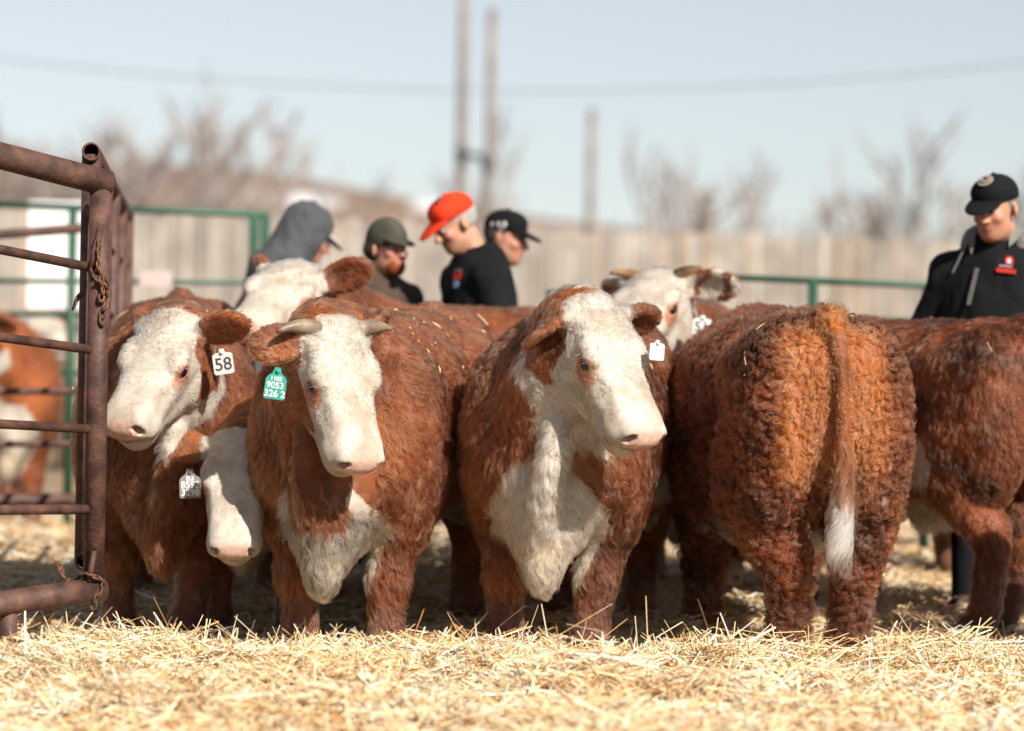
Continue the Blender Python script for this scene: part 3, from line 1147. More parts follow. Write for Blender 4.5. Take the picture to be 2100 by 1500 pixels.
bulls = {}
bulls['E'] = bull('bull', 'white-faced bull facing the camera in front, head turned right, white chest and folded white dewlap', (.25, 11.72), -100, pitch=1.5, scale=1.02, legs={'f+': (0, -.05)},
                  head=dict(poll=(1226, 622, 10.78), nose=(1345, 890), hs=1.03, roll=0), vox=.0075,
                  ears={'-': dict(dir=(.05, .42, -.93), edge=-1, len=.82), '+': dict(dir=(-.08, .93, -.12), face=(.85, .0, -.3), len=1.0, turn=1.6)},
                  style=dict(cheek=.13, crest=1.0, stripe=-1, dark=.6, cheek_w=.118), nfur=150000, red=(1.0, 1.0, 1.0))
bulls['D'] = bull('bull', 'horned bull with a cream face and a green ear tag, eyes half closed', (-.49, 11.68), -104, pitch=3.0, scale=1.02, legs={'f+': (0, -.03), 'f-': (0, -.01)},
                  head=dict(poll=(692, 664, 10.75), nose=(758, 950), hs=1.0, roll=0), vox=.0075,
                  horns={'-': dict(pts=[(-.0, .18, .0), (.03, .25, -.02)], r=.032), '+': dict(pts=[(-.0, .16, .01), (.02, .22, .015)], r=.034)},
                  ears={'-': dict(dir=(.08, .85, -.50), face=(.8, .3, -.1), len=.86, turn=-2.0), '+': dict(dir=(-.5, .8, -.25), face=(.6, .3, -.2))},
                  style=dict(cheek=.34, cheek_w=.150, throat=0, dewlap=.15, grey=1, vee=1, chest_top=.72, cheek_low=.085, face_low=-.225, eyepatch=.8), nfur=130000, red=(1.0, 1.0, 1.0))
bulls['G'] = bull('bull', 'dark curly-coated bull seen from behind with a white tail switch', (1.03, 11.82), 98, pitch=-2.0, scale=1.03, legs={'h+': (0, -.055), 'h-': (0, -.055)},
                  head=dict(poll=(1560, 900, 13.0), nose=(1540, 1120), hs=1.0, near=-1, up=(0, 1, .2)), vox=.009, curl=1.0,
                  style=dict(dark=.75, warm_rear=1, chest=0, belly=.8, length=1.35, thick=1.25), nfur=170000, red=(.72, .64, .62), tail_side=-.02)
bulls['H'] = bull('bull', 'shaggy red bull at the right edge with white belly hair and shaded legs', (1.62, 12.62), 125, pitch=-1.0, scale=.97, legs={'h-': (.10, -.10)},
                  head=dict(poll=(1500, 860, 14.1), nose=(1480, 1000), hs=1.0, near=-1, up=(0, 1, .3)), vox=.011,
                  style=dict(dark=.8, belly=1.15, length=1.25, flz=.68, flx=.40), nfur=70000, red=(1.0, .95, .9), curl=.35)
bulls['A'] = bull('bull', 'white-faced bull wearing white ear tag 58, head turned left beside the gate post', (-1.36, 12.25), -86, pitch=5, scale=1.0, legs={'f+': (.05, -.09)},
                  head=dict(poll=(352, 652, 11.25), nose=(235, 866), hs=.98, roll=-4), vox=.009,
                  ears={'+': dict(dir=(-.15, .95, .22), face=(.8, .1, -.4), turn=1.2), '-': dict(dir=(-.8, .4, -.3))},
                  style=dict(cheek=.15, cheek_w=.118, stripe=1, dewlap=.3, chest=0, eyepatch=.55), nfur=80000)
bulls['B'] = bull('bull', 'white-faced bull resting its raised chin behind the horned bull', (-.34, 13.25), -139, pitch=0, scale=.98,
                  head=dict(poll=(608, 546, 12.4), nose=(503, 655), hs=1.0, roll=-8), vox=.010,
                  ears={'+': dict(dir=(-.25, .90, .35), face=(.9, .1, .1)), '-': dict(dir=(-.8, .4, -.2))},
                  style=dict(cheek=.05, crest=1., eyepatch=.9), nfur=45000)
bulls['C'] = bull('bull', 'young bull with a lowered shaded white face and slate ear tag 8592 3298', (-.95, 12.2), -97, pitch=0, scale=.76,
                  head=dict(poll=(490, 890, 11.27), nose=(477, 1122), hs=.92, roll=0), vox=.009,
                  ears={'-': dict(dir=(-.05, .95, -.12), face=(.8, .1, -.4), turn=-2.2, len=.85), '+': dict(dir=(-.5, .8, -.25))},
                  style=dict(cheek=.04), nfur=45000)
bulls['F'] = bull('bull', 'horned white-faced bull wearing white ear tag 51 behind the front bull', (1.02, 14.0), -122, pitch=0, scale=1.0,
                  head=dict(poll=(1352, 562, 12.95), nose=(1258, 690), hs=1.05, roll=3), vox=.010,
                  horns={'-': dict(pts=[(-.02, .14, .01), (.03, .20, .03)], r=.030), '+': dict(pts=[(-.01, .15, .005), (.02, .21, .02)], r=.036), 'mat': M_HORN2},
                  ears={'+': dict(dir=(-.1, .93, -.05), face=(.9, .1, -.2)), '-': dict(dir=(-.5, .8, -.25))},
                  style=dict(cheek=.05, white_ear=1, stripe=1), nfur=45000)
bulls['K'] = bull('bull', 'bull with a lowered pale muzzle in deep shade under the curly bull', (.62, 13.7), -80, pitch=0, scale=.8,
                  head=dict(poll=(1478, 985, 12.75), nose=(1472, 1175), hs=.95), vox=.012, style=dict(), nfur=15000)
far = 'red and white bulls in the pen beyond the gate'
bulls['I'] = bull('bull', 'orange-red bull with a white brisket in the pen beyond the gate', (-3.15, 18.6), -75, pitch=0, scale=1.0,
                  head=dict(poll=(-70, 640, 17.6), nose=(-160, 760), hs=1.0), vox=.016, style=dict(), nfur=12000, red=(1.25, 1.15, 1.0), group=far)
bulls['J'] = bull('bull', 'bull with a blurred white face behind the orange-red bull beyond the gate', (-3.85, 21.6), -50, pitch=0, scale=1.0,
                  head=dict(poll=(70, 645, 20.7), nose=(135, 690), hs=1.0), vox=.018, style=dict(), nfur=8000, red=(.8, .7, .7), group=far)
bulls['L'] = bull('bull', 'red bull standing just past the right edge, its shade on the shaggy bull', (3.03, 10.95), 2, scale=.97,
                  head=dict(poll=(3390, 690, 11.0), nose=(3560, 860), hs=1.0, up=(1, 0, 1)), vox=.014, style=dict(), nfur=9000)
bulls['M'] = bull('bull', 'bull added side on to darken the gap behind the horned bull and the front bull', (-.35, 15.2), 172, scale=.98,
                  head=dict(poll=(560, 860, 15.1), nose=(480, 960), hs=1.0, up=(.3, 0, 1)), vox=.014, style=dict(), nfur=9000, red=(.9, .85, .85))  # added so its body and shadow darken the gap behind the front bulls
for k_, lb_, xy_, yw_, sc_ in (('N', 'bull added to darken the ground behind the legs of the horned bull', (-.55, 16.9), 160, .92), ('O', 'bull added far back to darken the ground between the horned bull and the front bull', (.0, 18.9), 200, .92),
                               ('Q', 'bull added to darken the ground behind the curly bull and the shaggy bull', (2.75, 14.7), 10, .90), ('R', 'far bull added to darken the ground beyond the shaggy bull at the right', (2.0, 17.4), 165, .92), ('S', 'far bull added to darken the ground beyond the gap between the two front bulls', (-.5, 20.8), 175, .92)):  # bulls added to block light and darken ground between the front legs
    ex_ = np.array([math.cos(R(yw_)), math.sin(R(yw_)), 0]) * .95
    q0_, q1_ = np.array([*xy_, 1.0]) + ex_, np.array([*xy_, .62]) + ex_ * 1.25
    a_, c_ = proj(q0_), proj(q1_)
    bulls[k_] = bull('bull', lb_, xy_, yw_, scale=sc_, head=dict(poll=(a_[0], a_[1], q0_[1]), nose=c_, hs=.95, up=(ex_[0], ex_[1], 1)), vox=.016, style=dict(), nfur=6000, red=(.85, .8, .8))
for k, b in bulls.items():
    print('BULL', k, 'chest', proj(b.W((.75, 0, .6))), 'tailhead', proj(b.W((-.85, 0, 1.26))), 'poll', proj(b.W(b.O)), 'eyes', proj(b.W(b.hp(.2, .11, -.05))), proj(b.W(b.hp(.2, -.11, -.05))),
          'ears', proj(b.W(b.hp(*(b.ear[0][0] + .2 * b.ear[0][1])))), proj(b.W(b.hp(*(b.ear[1][0] + .2 * b.ear[1][1])))))

# ear tags: lines are (text, size, height, sideways)
def earpt(b, k, f=.6):
    base, d, A = b.ear[k]
    return b.W(b.hp(*(base + d * .2 * f)))


ear_tag(bulls['A'], 458, 746, 11.16, .075, .078, [('58', .066, -.05, 0)], M_TAGW, M_INK, ry=-12, tilt=-9, notch=False, label='white ear tag written 58')
ear_tag(bulls['D'], 565, 791, 10.62, .075, .096, [('1103', .021, .25, -.01), ('9053', .031, .0, -.02), ('326 2', .033, -.31, 0)], M_TAGG, M_INKW, ry=8, tilt=7, label='green ear tag with three rows of white figures')
ear_tag(bulls['C'], 390, 996, 11.10, .078, .092, [('ELS', .020, .27, 0), ('8592', .034, .02, 0), ('3298', .034, -.28, 0)], M_TAGK, M_INKW, ry=5, tilt=-2, label='slate ear tag written 8592 3298')
ear_tag(bulls['E'], 1166, 706, 10.60, .075, .095, [], M_TAGK, M_INK, ry=82, tilt=-6, label='dark ear tag seen edge on')
ear_tag(bulls['E'], 1347, 722, 10.72, .062, .060, [], M_TAGW, M_INK, ry=35, tilt=3, notch=False, label='white ear tag half behind the cheek')
ear_tag(bulls['F'], 1440, 670, 12.72, .078, .066, [('51', .058, -.05, -.05)], M_TAGW, M_INK, ry=5, tilt=4, notch=False, label='white ear tag written 51')

# white switch of the tail of the curly bull
def tail_switch(b):
    n = int(2600 * FUR)
    if n < 10:
        return
    m = 12
    tt = np.linspace(0, 1, m)
    z0 = .86 - .25 * rng.random((n, 1)) ** .7
    a = rng.random((n, 1)) * 2 * np.pi
    r = .020
    p0 = np.concatenate([-.905 + r * np.cos(a) - .006, -.02 + r * np.sin(a), z0], 1)
    L = .10 + .15 * rng.random((n, 1))
    ph = vnoise(p0 * 22, 5)[:, None] * 9
    lockd = (np.stack([vnoise(p0 * 30, 60 + k) for k in range(3)], 1) - .5)
    pts = np.zeros((n, m, 3))
    for k, t in enumerate(tt):
        out = np.concatenate([np.cos(a) * .6 - .5, np.sin(a) * .9, 0 * a], 1)
        pts[:, k] = p0 + out * .021 * (.45 + .7 * (.86 - z0) / .25) * sstep(0, .5, t) * (1 - .5 * t) + np.array([-.012, 0, -1]) * L * t + lockd * .075 * t + \
            np.concatenate([.010 * np.sin(9 * t + ph), .016 * np.sin(11 * t + ph * 1.3), 0 * a], 1) * t
    low = sstep(.79, .69, z0 + .03 * rng.normal(size=(n, 1)))
    c = low * WHITE * (.8 + .3 * rng.random((n, 1))) + (1 - low) * RED * (.7 + .5 * rng.random((n, 1)))
    coat(b.root, pts.astype(np.float32), np.clip(c, .003, .8), np.full(n, .0009), 'tail_switch')


tail_switch(bulls['G'])


def lashes(b, side):
    n = 9 if FUR > 0 else 0
    if not n:
        return
    u = rng.random(n)
    root = bez(np.array([.186, side * .139, -.040]), np.array([.214, side * .160, -.018]), np.array([.252, side * .124, -.040]), 50)[(u * 49).astype(int)]
    d = np.stack([.25 * (u - .5) + .1 * rng.normal(size=n), side * (1 + .2 * rng.random(n)), -.05 - .4 * rng.random(n)], 1)
    L = (.012 + .012 * rng.random(n))[:, None]
    tt = np.linspace(0, 1, 5)
    pts = np.stack([root + d * L * t + np.array([0, 0, -.012]) * t * t for t in tt], 1)
    pts = b.O + (pts * b.hs) @ b.H.T
    eye = [o for o in b.root.children if o.name.startswith('eye')][0 if side < 0 else 1]
    coat(eye, pts.astype(np.float32), np.tile(WHITE * 1.2, (n, 1)), np.full(n, .0007), 'eyelashes')


lashes(bulls['E'], -1)
lashes(bulls['D'], -1)
lashes(bulls['A'], 1)

# ------------------------------------------------------------------ ground and straw
def grid_mesh(name, xs, ys, zf, mat, col=None):
    X, Y = np.meshgrid(xs, ys, indexing='ij')
    Z = zf(X.ravel(), Y.ravel())
    V = np.c_[X.ravel(), Y.ravel(), Z]
    nx, ny = len(xs), len(ys)
    i, j = np.meshgrid(np.arange(nx - 1), np.arange(ny - 1), indexing='ij')
    a = (i * ny + j).ravel()
    return mk_mesh(name, V, np.c_[a, a + ny, a + ny + 1, a + 1], mat, colors=None if col is None else col(V))


M_GROUND = mat_noise('earth', srgb(120, 98, 74), srgb(168, 146, 112), scale=.6, rough=.95, bump=.5, bscale=6, c3=srgb(190, 170, 130))
gr = grid_mesh('ground', np.concatenate([np.linspace(-900, -40, 12), np.linspace(-30, 30, 61), np.linspace(40, 900, 12)]),
               np.concatenate([np.linspace(-40, 4, 12), np.linspace(5, 60, 111), np.linspace(80, 1500, 20)]), lambda x, y: gz(x, y), M_GROUND)
tag(gr, kind='structure')


def straw_heap():
    base_c = np.array(srgb(128, 96, 58))  # under-sheet darkened so the gaps between stalks look shaded
    xs = np.arange(-4.2, 4.2, .04)
    ys = np.arange(6.6, 22, .04)
    X, Y = np.meshgrid(xs, ys, indexing='ij')
    Vb = np.c_[X.ravel(), Y.ravel(), strawz(X.ravel(), Y.ravel()) - .012]
    nx, ny = len(xs), len(ys)
    i, j = np.meshgrid(np.arange(nx - 1), np.arange(ny - 1), indexing='ij')
    a = (i * ny + j).ravel()
    Qb = np.c_[a, a + ny, a + ny + 1, a + 1]
    Cb = base_c * (.55 + .6 * fbm(Vb * 12, 3)[:, None])
    VS, QS, CS = [Vb], [Qb], [Cb]
    off = len(Vb)

    def strands(x, y, n, lmin, lmax, wmin, wmax, steep, zoff, cshift=1.0, up=None):
        nonlocal off
        z = strawz(x, y)
        az = rng.random(n) * 2 * np.pi + 2.2 * (fbm(np.c_[x * 2, y * 2, x * 0], 77, 2) - .5)
        el = rng.normal(0, .16, n) * steep
        if up is not None:
            el = up
        L = lmin + (lmax - lmin) * rng.random(n) ** 1.8
        d = np.stack([np.cos(az) * np.cos(el), np.sin(az) * np.cos(el), np.sin(el)], 1)
        up_ = np.array([0, 0, 1.0])
        s_ = nrm(np.cross(d, up_ + .9 * rng.normal(size=(n, 3))))
        nn = np.cross(s_, d)
        w = (wmin + (wmax - wmin) * rng.random(n) ** 1.6) / 2
        c0 = np.stack([x, y, z + zoff], 1)
        bend = (rng.normal(0, .12, n) * L)[:, None] * nn
        kink = (rng.normal(0, .07, n) * L)[:, None] * s_
        A = c0 - d * (L / 2)[:, None]
        B = c0 + bend + kink
        Cc = c0 + d * (L / 2)[:, None]
        if up is not None:
            A, B, Cc = c0, c0 + d * (L * .55)[:, None] + bend, c0 + d * L[:, None]
        # folded ribbon: two narrow faces
        vs = []
        for q, ww in ((A, 1), (B, 1), (Cc, .8)):
            vs += [q - s_ * (w * ww)[:, None], q + nn * (w * .7 * ww)[:, None], q + s_ * (w * ww)[:, None]]
        V = np.stack(vs, 1).reshape(-1, 3)
        o = off + np.arange(n)[:, None] * 9
        q4 = np.array([[0, 3, 4, 1], [1, 4, 5, 2], [3, 6, 7, 4], [4, 7, 8, 5]])
        Qq = (o[:, :, None] * 0 + o[:, None, :] + q4[None]).reshape(-1, 4)
        pal = np.array([srgb(246, 220, 178), srgb(252, 238, 212), srgb(232, 196, 144), srgb(206, 158, 102), srgb(250, 242, 226), srgb(166, 118, 70)])
        pr = np.array([.34, .24, .18, .09, .12, .03])
        c = np.minimum(pal[rng.choice(len(pal), n, p=pr)] * (.95 + .40 * rng.random((n, 1))) * cshift, .85)
        patch = sstep(.5, .7, fbm(np.c_[x * 3, y * 3, x * 0], 31, 2))[:, None]
        c = c * (1 - patch * np.array([.06, .14, .27]))
        damp = sstep(.56, .72, fbm(np.c_[x * 1.7, y * 1.7, x * 0 + 5], 33, 3))[:, None]
        c = c * (1 - damp * np.array([.12, .20, .30]))
        VS.append(V)
        QS.append(Qq)
        CS.append(np.repeat(c, 9, 0))
        off += len(V)

    def area(n, x0, x1, y0, y1):
        y = np.sqrt(rng.random(n) * (y1 ** 2 - y0 ** 2) + y0 ** 2)
        x = (x0 + (x1 - x0) * rng.random(n)) * y / 10
        return x, y
    n = 95000
    x, y = area(n, -2.0, 2.0, 7.6, 11.3)
    strands(x, y, n, .05, .34, .0026, .0070, 1.6, rng.normal(.006, .017, n))
    n = 9000
    x, y = area(n, -2.0, 2.0, 7.6, 11.2)
    strands(x, y, n, .14, .42, .0034, .0075, 2.2, .026 + rng.normal(0, .010, n))
    n = 40000
    x, y = area(n, -2.1, 2.1, 11.0, 14.5)
    strands(x, y, n, .04, .24, .003, .006, 1.3, rng.normal(.004, .012, n), .95)
    n = 16000
    x, y = area(n, -2.2, 2.2, 14.5, 21.5)
    strands(x, y, n, .08, .35, .005, .010, 1.5, rng.normal(.006, .015, n), .95)
    # upright stalks along the edge of the heap, in loose tufts
    n = 1500
    tc = rng.random((70, 2)) * (3.9, .95) + (-1.95, 10.15)
    k = rng.integers(0, 70, n)
    x = np.where(rng.random(n) < .65, tc[k, 0] + rng.normal(0, .05, n), -2 + 4 * rng.random(n))
    y = np.where(rng.random(n) < .65, tc[k, 1] + rng.normal(0, .05, n), 10.0 + 1.2 * rng.random(n))
    strands(x, y, n, .05, .16, .0025, .0055, 1, -.01 + 0 * x, 1.0, up=.35 + 1.0 * rng.random(n))
    n = 220
    x = -2 + 4 * rng.random(n)
    y = 10.3 + 1.0 * rng.random(n)
    strands(x, y, n, .15, .30, .0028, .0055, 1, -.02 + 0 * x, 1.0, up=.3 + .9 * rng.random(n))
    # near camera, big out-of-focus stalks
    n = 6000
    x, y = area(n, -2.0, 2.0, 7.4, 9.2)
    strands(x, y, n, .08, .28, .004, .0075, 1.8, .015 + rng.normal(0, .015, n), 1.0)
    # tall stalks
    for (px, py, yy, L, az, el) in ((700, 1275, 10.5, .22, .4, .9), (1480, 1300, 10.4, .17, 1.8, 1.35), (1110, 1330, 10.4, .19, .7, .85), (1350, 1320, 10.45, .17, 1.5, 1.3), (285, 1265, 10.45, .18, 1.2, 1.1), (480, 1330, 10.3, .16, 1.5, 1.4)):
        q = P(px, py, yy)
        nonl = np.array([q[0]]), np.array([q[1]])
        strands(nonl[0], nonl[1], 1, L, L, .005, .006, 1, np.array([-.02]), 1.0, up=np.array([el]))
    # chaff lying on the animals' backs
    for b, nn_ in (('D', 26), ('E', 5), ('G', 12), ('H', 16), ('A', 8)):
        bb = bulls[b]
        for _ in range(nn_):
            me = bb.root.children[0].data
            for _try in range(40):
                v = me.vertices[random.randrange(len(me.vertices))]
                nw = bb.M[:3, :3] @ np.array(v.normal)
                pw = bb.W(np.array(v.co))
                if nw[2] > (.15 if b in 'DHA' else -.2) * bb.scale and nw @ (CAM - pw) > 0 and .5 < v.co.z and v.co.x < .5:
                    break
            nw = nrm(nw)
            d = nrm(np.cross(nw, rng.normal(size=3)))
            s_ = np.cross(nw, d)
            L = .004 + .034 * random.random() ** 3
            w = .0017
            c0 = pw + nw * (.024)
            V = np.array([c0 - d * L - s_ * w, c0 - d * L + nw * w, c0 - d * L + s_ * w, c0 - s_ * w, c0 + nw * (w + .003), c0 + s_ * w, c0 + d * L - s_ * w, c0 + d * L + nw * w, c0 + d * L + s_ * w])
            VS.append(V)
            QS.append(np.array([[0, 3, 4, 1], [1, 4, 5, 2], [3, 6, 7, 4], [4, 7, 8, 5]]) + off)
            CS.append(np.tile(np.array(srgb(226, 200, 150)), (9, 1)))
            off += 9
    o = mk_mesh('straw', np.concatenate(VS), np.concatenate(QS), M_STRAW, colors=np.concatenate(CS), smooth=False)
    tag(o, 'loose pale yellow straw bedding heaped in front of the bulls', 'straw', kind='stuff')


straw_heap()

# ------------------------------------------------------------------ rusty pipe gates at the left
def lin(a, b, n=2):
    return np.linspace(np.asarray(a), np.asarray(b), n)


def pipe(parent, name, a, b, r, mat=M_RUST, n=18, inner=None, seg=2, cap=True):
    mb = MB()
    mb.tube(lin(a, b, seg), r, n, cap=cap and not inner, inner=inner)
    o = mb.build(name, mat, None)
    o.parent = parent
    return o


M_BLACK = mat_noise('dark_inside', (.01, .008, .007), (.02, .015, .012), rough=.9)


def YG(px):      # the front gate swings slightly away towards its hinge post
    return 10.58 + (px - 205) * .0012


gate = empty('pipe_gate')
tag(gate, 'rust brown pipe gate with a thick top rail, nearest at the left edge', 'gate')
gp = lambda px, py, d=0: P(px, py, YG(px) + d)
X0 = -330
pipe(gate, 'top_rail', gp(X0, 320 + .26 * X0), gp(222, 377), .046, seg=6)
pipe(gate, 'bottom_rail', gp(X0, 1237 - .15 * X0), gp(210, 1208), .043, seg=6)
for (ya, yb, r) in ((512, 551, .0165), (692, 719, .0165), (870, 881, .0165), (1046, 1045, .0175)):
    pipe(gate, 'rail', gp(X0, ya + (yb - ya) / 195 * X0), gp(196, yb), r)
pipe(gate, 'upright', gp(206, 372), gp(192, 1200), .037)
pipe(gate, 'foot', gp(18, 1235), P(16, 1372, YG(18)), .030)
for (a, b) in (((206, 470), (186, 548)), ((193, 1130), (182, 1195))):
    mb = MB()
    mb.tube(lin(gp(*a, -.04), gp(*b, -.03)), .011, 8)
    mb.build('brace', M_RUST, gate)

panel = empty('pipe_gate')
tag(panel, 'rust brown pipe panel running away from the camera with an open-ended top pipe', 'gate')


def pp(t, z):     # along the panel, from the near open end
    return np.array([-1.495 - .415 * t, 10.72 + 4.3 * t, z])


mb = MB()
mb.tube(lin(pp(0, 1.868), pp(1, 1.895), 5), .033, 20, cap=False, inner=.026)
mb.build('top_rail', M_RUST, panel)
mb = MB()
mb.tube(lin(pp(0, .425), pp(1, .50), 5), .031, 20, cap=False, inner=.025)
o_ = mb.build('bottom_rail', M_RUST, panel)
for t in (.012, .30, .52, .78, .985):
    pipe(panel, 'upright', pp(t, 1.86 + .027 * t), pp(t, .43 + .07 * t), .034)
for z in (1.60, 1.33, 1.05, .76):
    pipe(panel, 'rail', pp(.012, z), pp(.985, z + .04), .016)

farg = empty('pipe_gate')
tag(farg, 'dark thin-railed pipe gate further back behind the first gate', 'gate')
for (ya, yb, r, n_) in ((478, 464, .024, 'rail'), (803, 803, .018, 'rail'), (911, 911, .018, 'rail'), (1026, 1026, .035, 'bottom_rail')):
    pipe(farg, n_, P(-420, ya + (ya - yb) * 2.5, 15.3), P(225, yb, 15.3), r)
for px in (-410, 222):
    pipe(farg, 'upright', P(px, 462, 15.3), P(px, 1130, 15.3), .034)


def chain_mesh(pts, R1=.016, r=.0048):
    mb = MB()
    pts = np.asarray(pts)
    d = np.gradient(pts, axis=0)
    for i, p in enumerate(pts):
        x = nrm(d[i])
        a = nrm(np.cross(x, [.3, 1, .2])) if i % 2 else nrm(np.cross(x, [.2, .1, 1.0]) + 1e-6)
        b = np.cross(x, a)
        if i % 2:
            a, b = b, -a
        mb.torus(p, R1 * .62, r, np.stack([x, a, b], 1), 12, 6, sx=1.55)
    return mb


def samp(pts, step):
    pts = np.asarray(pts)
    L = np.r_[0, np.cumsum(np.linalg.norm(np.diff(pts, axis=0), axis=1))]
    t = np.arange(0, L[-1], step)
    return np.stack([np.interp(t, L, pts[:, k]) for k in range(3)], 1)


ch = chain_mesh(np.concatenate([
    samp([gp(203, 500, -.05), gp(200, 540, -.055), gp(208, 575, -.05), gp(222, 600, -.045), gp(218, 622, -.045), gp(210, 640, -.046), gp(208, 662, -.047)], .026),
    samp([gp(186, 560, -.03), gp(198, 572, -.05), gp(212, 590, -.055), gp(206, 620, -.05)], .026),
    samp([gp(214, 560, -.03), gp(222, 590, -.04), gp(226, 612, -.045), gp(214, 630, -.05)], .026)])).build('chain', M_CHAIN)
tag(ch, 'rusty chain looped round the upright of the front gate', 'chain')
ch2 = chain_mesh(np.concatenate([samp([gp(166, 606, .10), gp(156, 616, .09), gp(151, 634, .10)], .024)])).build('chain', M_CHAIN)
tag(ch2, 'short dark chain end sticking out beside the rear upright', 'chain')
ch3 = chain_mesh(samp([gp(122, 1160, .1), gp(128, 1180, .06), gp(142, 1192, .05), gp(160, 1186, .05), gp(172, 1176, -.03), gp(186, 1180, -.05), gp(206, 1188, -.05), gp(212, 1200, -.05), gp(196, 1225, -.055), gp(190, 1255, -.05)], .026)).build('chain', M_CHAIN)
tag(ch3, 'rusty chain tied round the bottom corner of the front gate', 'chain')

# ------------------------------------------------------------------ fences, board, panels behind
M_WOOD = mat_tint('weathered_boards', rough=.85, spec=.2, noise=.22, scale=3)
M_GREEN = mat_noise('green_paint', srgb(38, 82, 62), srgb(52, 98, 76), scale=3, rough=.5)
M_WHITEB = mat_noise('white_board', (.66, .66, .66), (.74, .74, .74), scale=2, rough=.5)
M_PINKB = mat_noise('faded_sign', (.46, .34, .32), (.52, .42, .40), scale=2, rough=.6)
M_POLE = mat_noise('pole_wood', srgb(124, 114, 108), srgb(154, 146, 140), scale=1.5, rough=.9)
M_STEEL = mat_noise('crossarm_grey', srgb(82, 80, 80), srgb(110, 108, 106), scale=2, rough=.7)
M_WIRE = mat_noise('cable', srgb(120, 126, 134), srgb(140, 146, 152), scale=2, rough=.7)

fence = empty('board_fence')
tag(fence, 'tall pale fence of upright weathered boards across the back of the yard', 'fence')
mbs = MB()
cols = []
fa, fb = P(-260, 418, 30.0), P(2380, 512, 32.5)
nb = 150
for i in range(nb):
    t = (i + .5) / nb
    c = fa + (fb - fa) * t
    g0 = float(gz(c[0], c[1])) + .95
    top = c[2] + rng.normal(0, .025)
    w = (fb[0] - fa[0]) / nb * (.86 + .1 * rng.random())
    mbs.box((c[0], c[1] + rng.normal(0, .008), (top + g0) / 2), (w, .03, top - g0))
    cc = np.array(srgb(*((172, 163, 154), (184, 175, 166), (162, 153, 144), (178, 164, 151), (168, 148, 130))[rng.choice(5, p=[.32, .26, .22, .15, .05])])) * (.9 + .2 * rng.random())
    cols += [cc] * 8
mbs.build('boards', M_WOOD, fence, smooth=False, colors=np.array(cols))
for (z0, hh) in ((-1.02, .22), (-1.50, .34), (-1.98, .30)):
    mbs = MB()
    cc = []
    for i in range(14):
        t = (i + .5) / 14
        c = fa + (fb - fa) * t
        mbs.box((c[0], c[1] - .06, c[2] + z0), ((fb[0] - fa[0]) / 14 * .985, .05, hh), rotz(math.atan2(fb[1] - fa[1], fb[0] - fa[0])))
        cc += [np.array(srgb(168, 154, 144)) * (.85 + .25 * rng.random())] * 8
    mbs.build('plank', M_WOOD, fence, smooth=False, colors=np.array(cc))
for i in range(15):
    c = fa + (fb - fa) * (i / 14)
    mbs = MB()
    mbs.tube(lin((c[0], c[1] - .16, c[2] - .95), (c[0], c[1] - .16, 0)), .07, 10)
    mbs.build('post', M_WOOD, fence, colors=np.tile(np.array(srgb(120, 104, 90)), (22, 1)))


def green_panel(label, pxs, rails, Y, posts):
    o = empty('livestock_panel')
    tag(o, label, 'panel', 'green pipe panels in the yard')
    for (ya, yb, r) in rails:
        pipe(o, 'rail', P(pxs[0], ya, Y[0]), P(pxs[1], yb, Y[1]), r, M_GREEN, 10)
    for px in posts:
        t = (px - pxs[0]) / (pxs[1] - pxs[0])
        y = Y[0] + (Y[1] - Y[0]) * t
        ya = rails[0][0] + (rails[0][1] - rails[0][0]) * t
        a = P(px, ya, y)
        pipe(o, 'post', a, (a[0], a[1], float(gz(a[0], a[1]))), .028, M_GREEN, 10)
    return o


green_panel('green pipe panel with a double end post behind the left bulls', (-180, 546), ((413, 441, .022), (575, 581, .016), (640, 655, .016), (760, 770, .016)), (18.6, 18.0), (-170, 150, 522, 545))
gpb = green_panel('green pipe panel behind the curly bull, its long top rail level with the chins', (1330, 2240), ((562, 601, .018), (640, 668, .013), (760, 775, .013)), (16.5, 16.5), (1340, 1668, 1902, 2230))
pipe(gpb, 'rail', P(1120, 601, 16.5), P(1340, 612, 16.5), .016, M_GREEN, 10)

brd = MB()
a, b = P(60, 412, 19.3), P(232, 636, 19.3)
brd.box((a + b) / 2, (b[0] - a[0], .03, a[2] - b[2]))
bo = brd.build('white_board', M_WHITEB, smooth=False)
tag(bo, 'plain white board hung up behind the gate post', 'board')
brd = MB()
a, b = P(287, 556, 17.85), P(352, 588, 17.85)
brd.box((a + b) / 2, (b[0] - a[0], .02, a[2] - b[2]))
tag(brd.build('small_sign', M_PINKB, smooth=False), 'small faded pink sign on the green panel left of the bulls', 'sign')

# poles and wire
def pole(label, px, pyt, pyb, Y, r, cross=None):
    o = empty('utility_pole')
    tag(o, label, 'pole', 'wooden poles beyond the fence')
    a = P(px, pyt, Y)
    mb = MB()
    mb.tube(lin((a[0], a[1], a[2]), (a[0], a[1], 0), 4), [r * .8, r * .9, r, r * 1.05], 12)
    mb.build('shaft', M_POLE, o)
    return o, a


